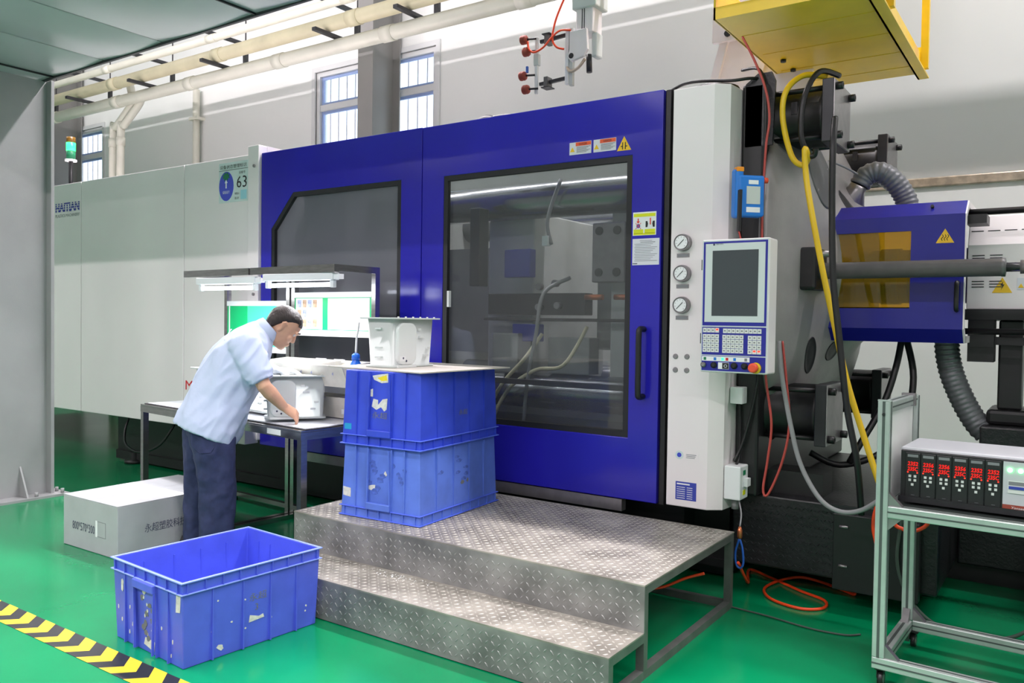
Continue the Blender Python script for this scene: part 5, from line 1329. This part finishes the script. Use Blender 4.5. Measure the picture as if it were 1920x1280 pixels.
# ------------------------------------------------------------------ worker bending over the bench
U = Vector((.605, .797, 0)); V = Vector((-.797, .605, 0)); P0 = Vector((-4.12, 2.93, 0))
def hp(s, w, z): return P0+U*s+V*w+Vector((0, 0, z))
person = thing('person', 'worker in a light blue short sleeved shirt bending over the workbench', 'person', P0)
def ell(c, a, b, n=20, p=2.2):
    """closed ring round centre c with half axes a and b (vectors)"""
    out = []
    for i in range(n):
        t = 2*PI*i/n; ct, st = math.cos(t), math.sin(t)
        k = (abs(ct)**p+abs(st)**p)**(-1/p)
        out.append(c+a*ct*k+b*st*k)
    return out
def capsule(mb, pts, rad, n=12):
    """tapered limb with round ends"""
    pts = [Vector(p) for p in pts]
    d0 = (pts[0]-pts[1]).normalized(); d1 = (pts[-1]-pts[-2]).normalized()
    P = [pts[0]+d0*rad[0]*.95, pts[0]+d0*rad[0]*.7]+pts+[pts[-1]+d1*rad[-1]*.7, pts[-1]+d1*rad[-1]*.95]
    R = [rad[0]*.25, rad[0]*.72]+list(rad)+[rad[-1]*.72, rad[-1]*.25]
    mb.tube(P, R, n)
def remesh(mb, name, m, parent, voxel, smooth=4):
    o = mb.build(name+'_raw', m)
    r = o.modifiers.new('join', 'REMESH'); r.mode = 'VOXEL'; r.voxel_size = voxel; r.use_smooth_shade = True
    if smooth:
        q = o.modifiers.new('soft', 'SMOOTH'); q.iterations = smooth; q.factor = .5
    dg = bpy.context.evaluated_depsgraph_get()
    me = bpy.data.meshes.new_from_object(o.evaluated_get(dg))
    c = ORG[o.name].copy()
    bpy.data.objects.remove(o)
    for p in me.polygons: p.use_smooth = True
    me.materials.clear(); me.materials.append(MATS[m])
    ob = bpy.data.objects.new(name, me); COL.objects.link(ob)
    place(ob, c, parent)
    return ob
# head frame: face looks forward and down
HC = hp(.395, 0, 1.322); pit_ = math.radians(40)
Fh = U*math.cos(pit_)-Vector((0, 0, 1))*math.sin(pit_); Uh = U*math.sin(pit_)+Vector((0, 0, 1))*math.cos(pit_)
def hd_(f, l, u): return HC+Fh*f+V*l+Uh*u
bm_ = MB()
# skull and face: rings from chin to crown (u, forward, back, half width)
lev = [(-.118, .066, -.01, .022), (-.112, .082, -.03, .036), (-.095, .088, -.05, .048), (-.07, .088, -.062, .056), (-.045, .086, -.075, .063), (-.02, .084, -.088, .068),
       (.0, .085, -.096, .071), (.02, .09, -.1, .073), (.05, .09, -.102, .074), (.075, .08, -.096, .07), (.097, .06, -.08, .058), (.112, .035, -.055, .04), (.119, .01, -.03, .018)]
rg = []
for u, f, b, hw in lev:
    cf, rf = (f+b)/2, (f-b)/2
    rg.append(ell(hd_(cf, 0, u), Fh*rf, V*hw, 24, 2.25))
bm_.rings(rg)
capsule(bm_, [hd_(.082, 0, .01), hd_(.092, 0, -.012), hd_(.099, 0, -.029)], [.01, .012, .0125], 10)      # nose
for l in (-.009, .009): capsule(bm_, [hd_(.088, l, -.034), hd_(.093, l, -.035)], [.008, .008], 8)
capsule(bm_, [hd_(.086, -.02, -.062), hd_(.092, 0, -.06), hd_(.086, .02, -.062)], [.006, .008, .006], 8)    # lips
capsule(bm_, [hd_(.084, -.018, -.07), hd_(.089, 0, -.071), hd_(.084, .018, -.07)], [.006, .008, .006], 8)
for l in (-1, 1):
    capsule(bm_, [hd_(.083, l*.05, .02), hd_(.094, l*.03, .026), hd_(.094, l*.012, .02)], [.007, .008, .007], 8)   # brow
    capsule(bm_, [hd_(.07, l*.046, -.025), hd_(.075, l*.034, -.03)], [.016, .016], 8)                          # cheek
    # ear
    capsule(bm_, [hd_(-.012, l*.072, -.03), hd_(-.006, l*.077, -.016), hd_(-.014, l*.084, .004), hd_(-.02, l*.086, .02), hd_(-.01, l*.082, .03), hd_(.004, l*.074, .02)], [.009, .008, .008, .008, .008, .006], 8)
    capsule(bm_, [hd_(-.006, l*.074, -.02), hd_(-.008, l*.076, .015)], [.009, .01], 8)
# neck and trunk under the shirt
capsule(bm_, [hp(.2, 0, 1.2), hp(.26, 0, 1.25), hp(.32, 0, 1.275), hp(.37, 0, 1.3)], [.085, .066, .06, .058], 18)
trunk = [(.0, .88, .1, .13), (.05, .97, .1, .135), (.1, 1.06, .1, .14), (.16, 1.15, .1, .15), (.21, 1.21, .08, .14), (.245, 1.25, .06, .1)]
dirT = (U*.62+Vector((0, 0, .78))).normalized(); nT = (U*.78-Vector((0, 0, .62))).normalized()
bm_.rings([ell(hp(s_, 0, z), nT*a*.8, V*b, 20) for s_, z, a, b in trunk])
# right arm (near) bare from the sleeve to the bare hand; left arm reaching to the housing top
RS, RE, RWr = hp(.185, -.155, 1.205), hp(.285, -.205, .985), hp(.395, -.135, .86)
LS, LE, LW = hp(.205, .155, 1.2), hp(.24, .24, 1.0), hp(.36, .13, 1.055)
capsule(bm_, [RS, RS.lerp(RE, .5), RE, RE.lerp(RWr, .3), RE.lerp(RWr, .7), RWr], [.055, .046, .041, .043, .034, .028], 16)
capsule(bm_, [LS, LS.lerp(LE, .5), LE, LE.lerp(LW, .3), LE.lerp(LW, .7), LW], [.055, .046, .041, .042, .034, .028], 16)
def hand(mb, wrist, d, n, side, curl, k=1.0):
    """palm along d, back of the hand facing n; four unequal curled fingers and a thumb from the palm's side"""
    d = d.normalized(); n = (n-d*n.dot(d)).normalized(); e = d.cross(n)*side
    pc = wrist+d*.045
    rings = []
    for q, hw, ht in ((-.01, .024, .018), (.012, .03, .02), (.04, .038, .018), (.07, .042, .016), (.086, .04, .013)):
        rings.append(ell(wrist+d*q, e*hw*k, n*ht*k, 14, 2.6))
    mb.rings(rings)
    for off, ln in ((-.031, .8), (-.0105, .95), (.0105, 1.0), (.031, .88)):
        b0 = wrist+d*.08+e*off*1.02
        dd = d; p = b0; pts = [p]; 
        for L_, c_ in ((.036*ln, curl*.6), (.025*ln, curl*1.1), (.019*ln, curl*.8)):
            dd = (dd*math.cos(c_)-n*math.sin(c_)).normalized()
            nn = (n-dd*n.dot(dd)); p = p+dd*L_; pts.append(p)
            n2 = nn.normalized() if nn.length > 1e-4 else n
            n = n2 if False else n
        capsule(mb, pts, [.0098*k, .0094*k, .0086*k, .0074*k], 10)
    tb = wrist+d*.022-e*.03
    capsule(mb, [tb, tb+d*.026-e*.016-n*.012, tb+d*.05-e*.012-n*.026, tb+d*.066-e*.0-n*.036], [.013*k, .012*k, .0105*k, .0085*k], 10)
hand(bm_, RWr, (U*.8+V*.2-Vector((0, 0, .55))), (Vector((0, 0, .75))-V*.55+U*.25), 1, .75)
body = remesh(bm_, 'body', 'skin', person, .0048, 3)
# eyes, brows
for l in (-1, 1):
    o = MB().lathe([(-.0105, .002), (-.008, .007), (0, .0105), (.008, .007), (.0105, .002)], 12, 'z', tuple(hd_(.075, l*.03, .005))).build('eye', 'eye_white', body)
    m2 = MB(); capsule(m2, [hd_(.088, l*.052, .026), hd_(.1, l*.032, .033), hd_(.101, l*.014, .029)], [.003, .0045, .004], 8); m2.build('eyebrow', 'hair', body)
# gloved left hand resting on the housing
m2 = MB(); hand(m2, LW, (U*.85-V*.1+Vector((0, 0, .0))), Vector((0, 0, 1))-U*.05, -1, .3, 1.14)
m2.tube([LW-(LW-LE).normalized()*.07, LW-(LW-LE).normalized()*.03, LW+(LW-LE).normalized()*.01], [.038, .037, .033], 14)
remesh(m2, 'work_glove', 'glove_white', person, .005, 2)
# hair: cap over crown, sides and nape
m2 = MB(); rings = []
hl = [(-.05, -.055, -.094, .05), (-.03, -.03, -.101, .068), (-.005, -.012, -.108, .078), (.02, .012, -.112, .0805), (.05, .055, -.113, .082), (.078, .082, -.106, .078), (.1, .068, -.09, .066), (.117, .042, -.064, .047), (.126, .014, -.034, .022)]
for u, f, b, hw in hl:
    ring = ell(hd_((f+b)/2, 0, u), Fh*(f-b)/2, V*hw, 28, 2.3)
    rings.append([p+(Fh*random.uniform(-1, 1)+Uh*random.uniform(-1, 1))*.0025 for p in ring])
m2.rings(rings)
for k in range(26):                      # tufts over forehead, temples and nape
    l = -.06+.12*k/25
    capsule(m2, [hd_(.05, l*.9, .095), hd_(.078-abs(l)*.25, l, .078), hd_(.09-abs(l)*.45, l*1.08, .062+random.uniform(-.012, .006))], [.008, .007, .003], 6)
for l in (-1, 1):
    for k in range(6): capsule(m2, [hd_(-.07, l*(.01+.01*k), -.02), hd_(-.088+.006*k, l*(.012+.011*k), -.055+random.uniform(-.01, .006))], [.012, .004], 6)
remesh(m2, 'hair', 'hair', person, .0055, 1)

# shirt
sh = MB()
tor = [((-.205, .775), (.135, .63), .205), ((-.182, .83), (.165, .69), .203), ((-.155, .885), (.185, .76), .196), ((-.115, .97), (.212, .83), .188), ((-.08, 1.048), (.245, .91), .19), ((-.04, 1.13), (.278, .985), .196), ((.005, 1.203), (.3, 1.06), .203), ((.06, 1.262), (.315, 1.12), .208), ((.122, 1.305), (.325, 1.165), .2), ((.18, 1.335), (.33, 1.2), .165), ((.225, 1.352), (.333, 1.222), .11), ((.252, 1.358), (.338, 1.238), .085)]
rings = []
for i, (bk, ft, hw) in enumerate(tor):
    pb, pf = hp(bk[0], 0, bk[1]), hp(ft[0], 0, ft[1])
    ring = ell((pb+pf)/2, (pf-pb)/2, V*hw, 40, 2.35)
    wob = .009 if i < 9 else .003
    ring = [p+((p-(pb+pf)/2).normalized())*wob*math.sin(5*2*PI*j/40+i*.9)*math.sin(i*.7+1.3*math.cos(2*PI*j/40)) for j, p in enumerate(ring)]
    rings.append(ring)
sh.rings(rings)
def sleeve(S, E, r0, r1, f):
    d = (E-S).normalized(); n = 24; rings = []
    for q, r in ((-.35, .03), (-.28, .07), (-.12, r0*.98), (.1, r0), (.4, r0*.97), (.7, (r0+r1)/2), (f-.06, r1), (f, r1*1.05)):
        a = d.cross(V).normalized(); b = d.cross(a).normalized()
        rings.append([S.lerp(E, q)+(a*math.cos(2*PI*i/n)*1.08+b*math.sin(2*PI*i/n)*.95)*r*(1+.035*math.sin(3*2*PI*i/n+q*5)) for i in range(n)])
    sh.rings(rings)
sleeve(RS+V*-.012, RE, .085, .068, .86); sleeve(LS, LE, .085, .068, .9)
shirt = remesh(sh, 'shirt', 'shirt', person, .0085, 3)
from mathutils import noise as mnoise
def folds(o, dirs, amp, freq):
    me = o.data; c = ORG[o.name]
    nrm = [v.normal.copy() for v in me.vertices]; new = []
    for v, vn in zip(me.vertices, nrm):
        p = v.co+c-P0
        q = Vector((p.dot(dirs[0])*freq[0], p.dot(dirs[1])*freq[1], p.dot(V)*freq[2]))
        n = mnoise.noise(q)+.5*mnoise.noise(q*2.1)
        r = 1-abs(n)*2.2                      # ridged: soft creases
        new.extend(v.co+vn*amp*(r-.35))
    me.vertices.foreach_set('co', new)
    me.update()
folds(shirt, (dirT, nT), .0075, (3.2, 11, 8))
co = MB()
cb, cf_ = hp(.243, 0, 1.352), hp(.342, 0, 1.236)
cm = (cb+cf_)/2; ax = (cf_-cb)/2; up_ = (U*.75+Vector((0, 0, .66))).normalized()
rings = []
for q, k in ((-.004, 1.1), (.02, 1.04), (.042, .94), (.046, .9), (.04, .86), (.0, .9)):
    rings.append(ell(cm+up_*q, ax*k, V*.082*k, 30))
co.rings(rings, True, False).build('collar', 'shirt', shirt)
# placket seam and back yoke seam
m2 = MB(); capsule(m2, [hp(.07, -.2, 1.25), hp(.1, -.12, 1.303), hp(.105, 0, 1.306), hp(.1, .12, 1.303)], [.003]*4, 6); m2.build('yoke_seam', 'shirt', shirt)

# trousers and shoes
tr_ = MB()
hipr = [(-.01, .86, .1, .15), (-.012, .8, .115, .165), (-.015, .74, .125, .175), (-.016, .7, .125, .176)]
tr_.rings([ell(hp(s_, 0, z), U*a, V*b, 24, 2.4) for s_, z, a, b in hipr])
def leg(w, pts):
    rings = []
    for i, (s_, z, a, b) in enumerate(pts):
        ring = ell(hp(s_, w, z), U*a, V*b, 22, 2.3)
        c = hp(s_, w, z)
        ring = [p+(p-c).normalized()*.006*math.sin(4*2*PI*j/22+i*1.7) for j, p in enumerate(ring)]
        rings.append(ring)
    tr_.rings(rings)
leg(-.095, [(-.01, .78, .12, .09), (.005, .68, .122, .098), (.018, .58, .115, .096), (.026, .48, .106, .09), (.036, .38, .1, .086), (.034, .28, .096, .084), (.03, .16, .095, .083), (.034, .045, .1, .086)])
leg(.095, [(-.05, .78, .11, .09), (-.055, .68, .11, .096), (-.062, .58, .1, .094), (-.066, .48, .092, .088), (-.066, .38, .09, .085), (-.07, .28, .088, .083), (-.072, .16, .088, .082), (-.07, .045, .092, .085)])
tro = remesh(tr_, 'trousers', 'trousers', person, .009, 3)
folds(tro, (Vector((0, 0, 1)), U), .006, (6, 9, 8))
m2 = MB(); capsule(m2, [hp(-.1, -.17, .72), hp(-.1, -.185, .66), hp(-.06, -.193, .615), (hp(.0, -.194, .615)), hp(.02, -.19, .65)], [.0025]*5, 6); m2.build('pocket_seam', 'trousers', tro)
for (s_, w) in ((.03, -.095), (-.07, .095)):
    m2 = MB()
    rings = []
    for q, hw, h in ((-.11, .025, .05), (-.095, .036, .085), (-.04, .04, .1), (.03, .044, .085), (.09, .05, .062), (.14, .044, .05), (.165, .022, .035)):
        rings.append([hp(s_+q, w+hw*math.cos(t)*(1 if math.sin(t) > -.2 else .95), max(.0, .004+h*.5+h*.5*math.sin(t)*1.0)) for t in [2*PI*i/16 for i in range(16)]])
    m2.rings(rings).build('shoe', 'shoe', person)
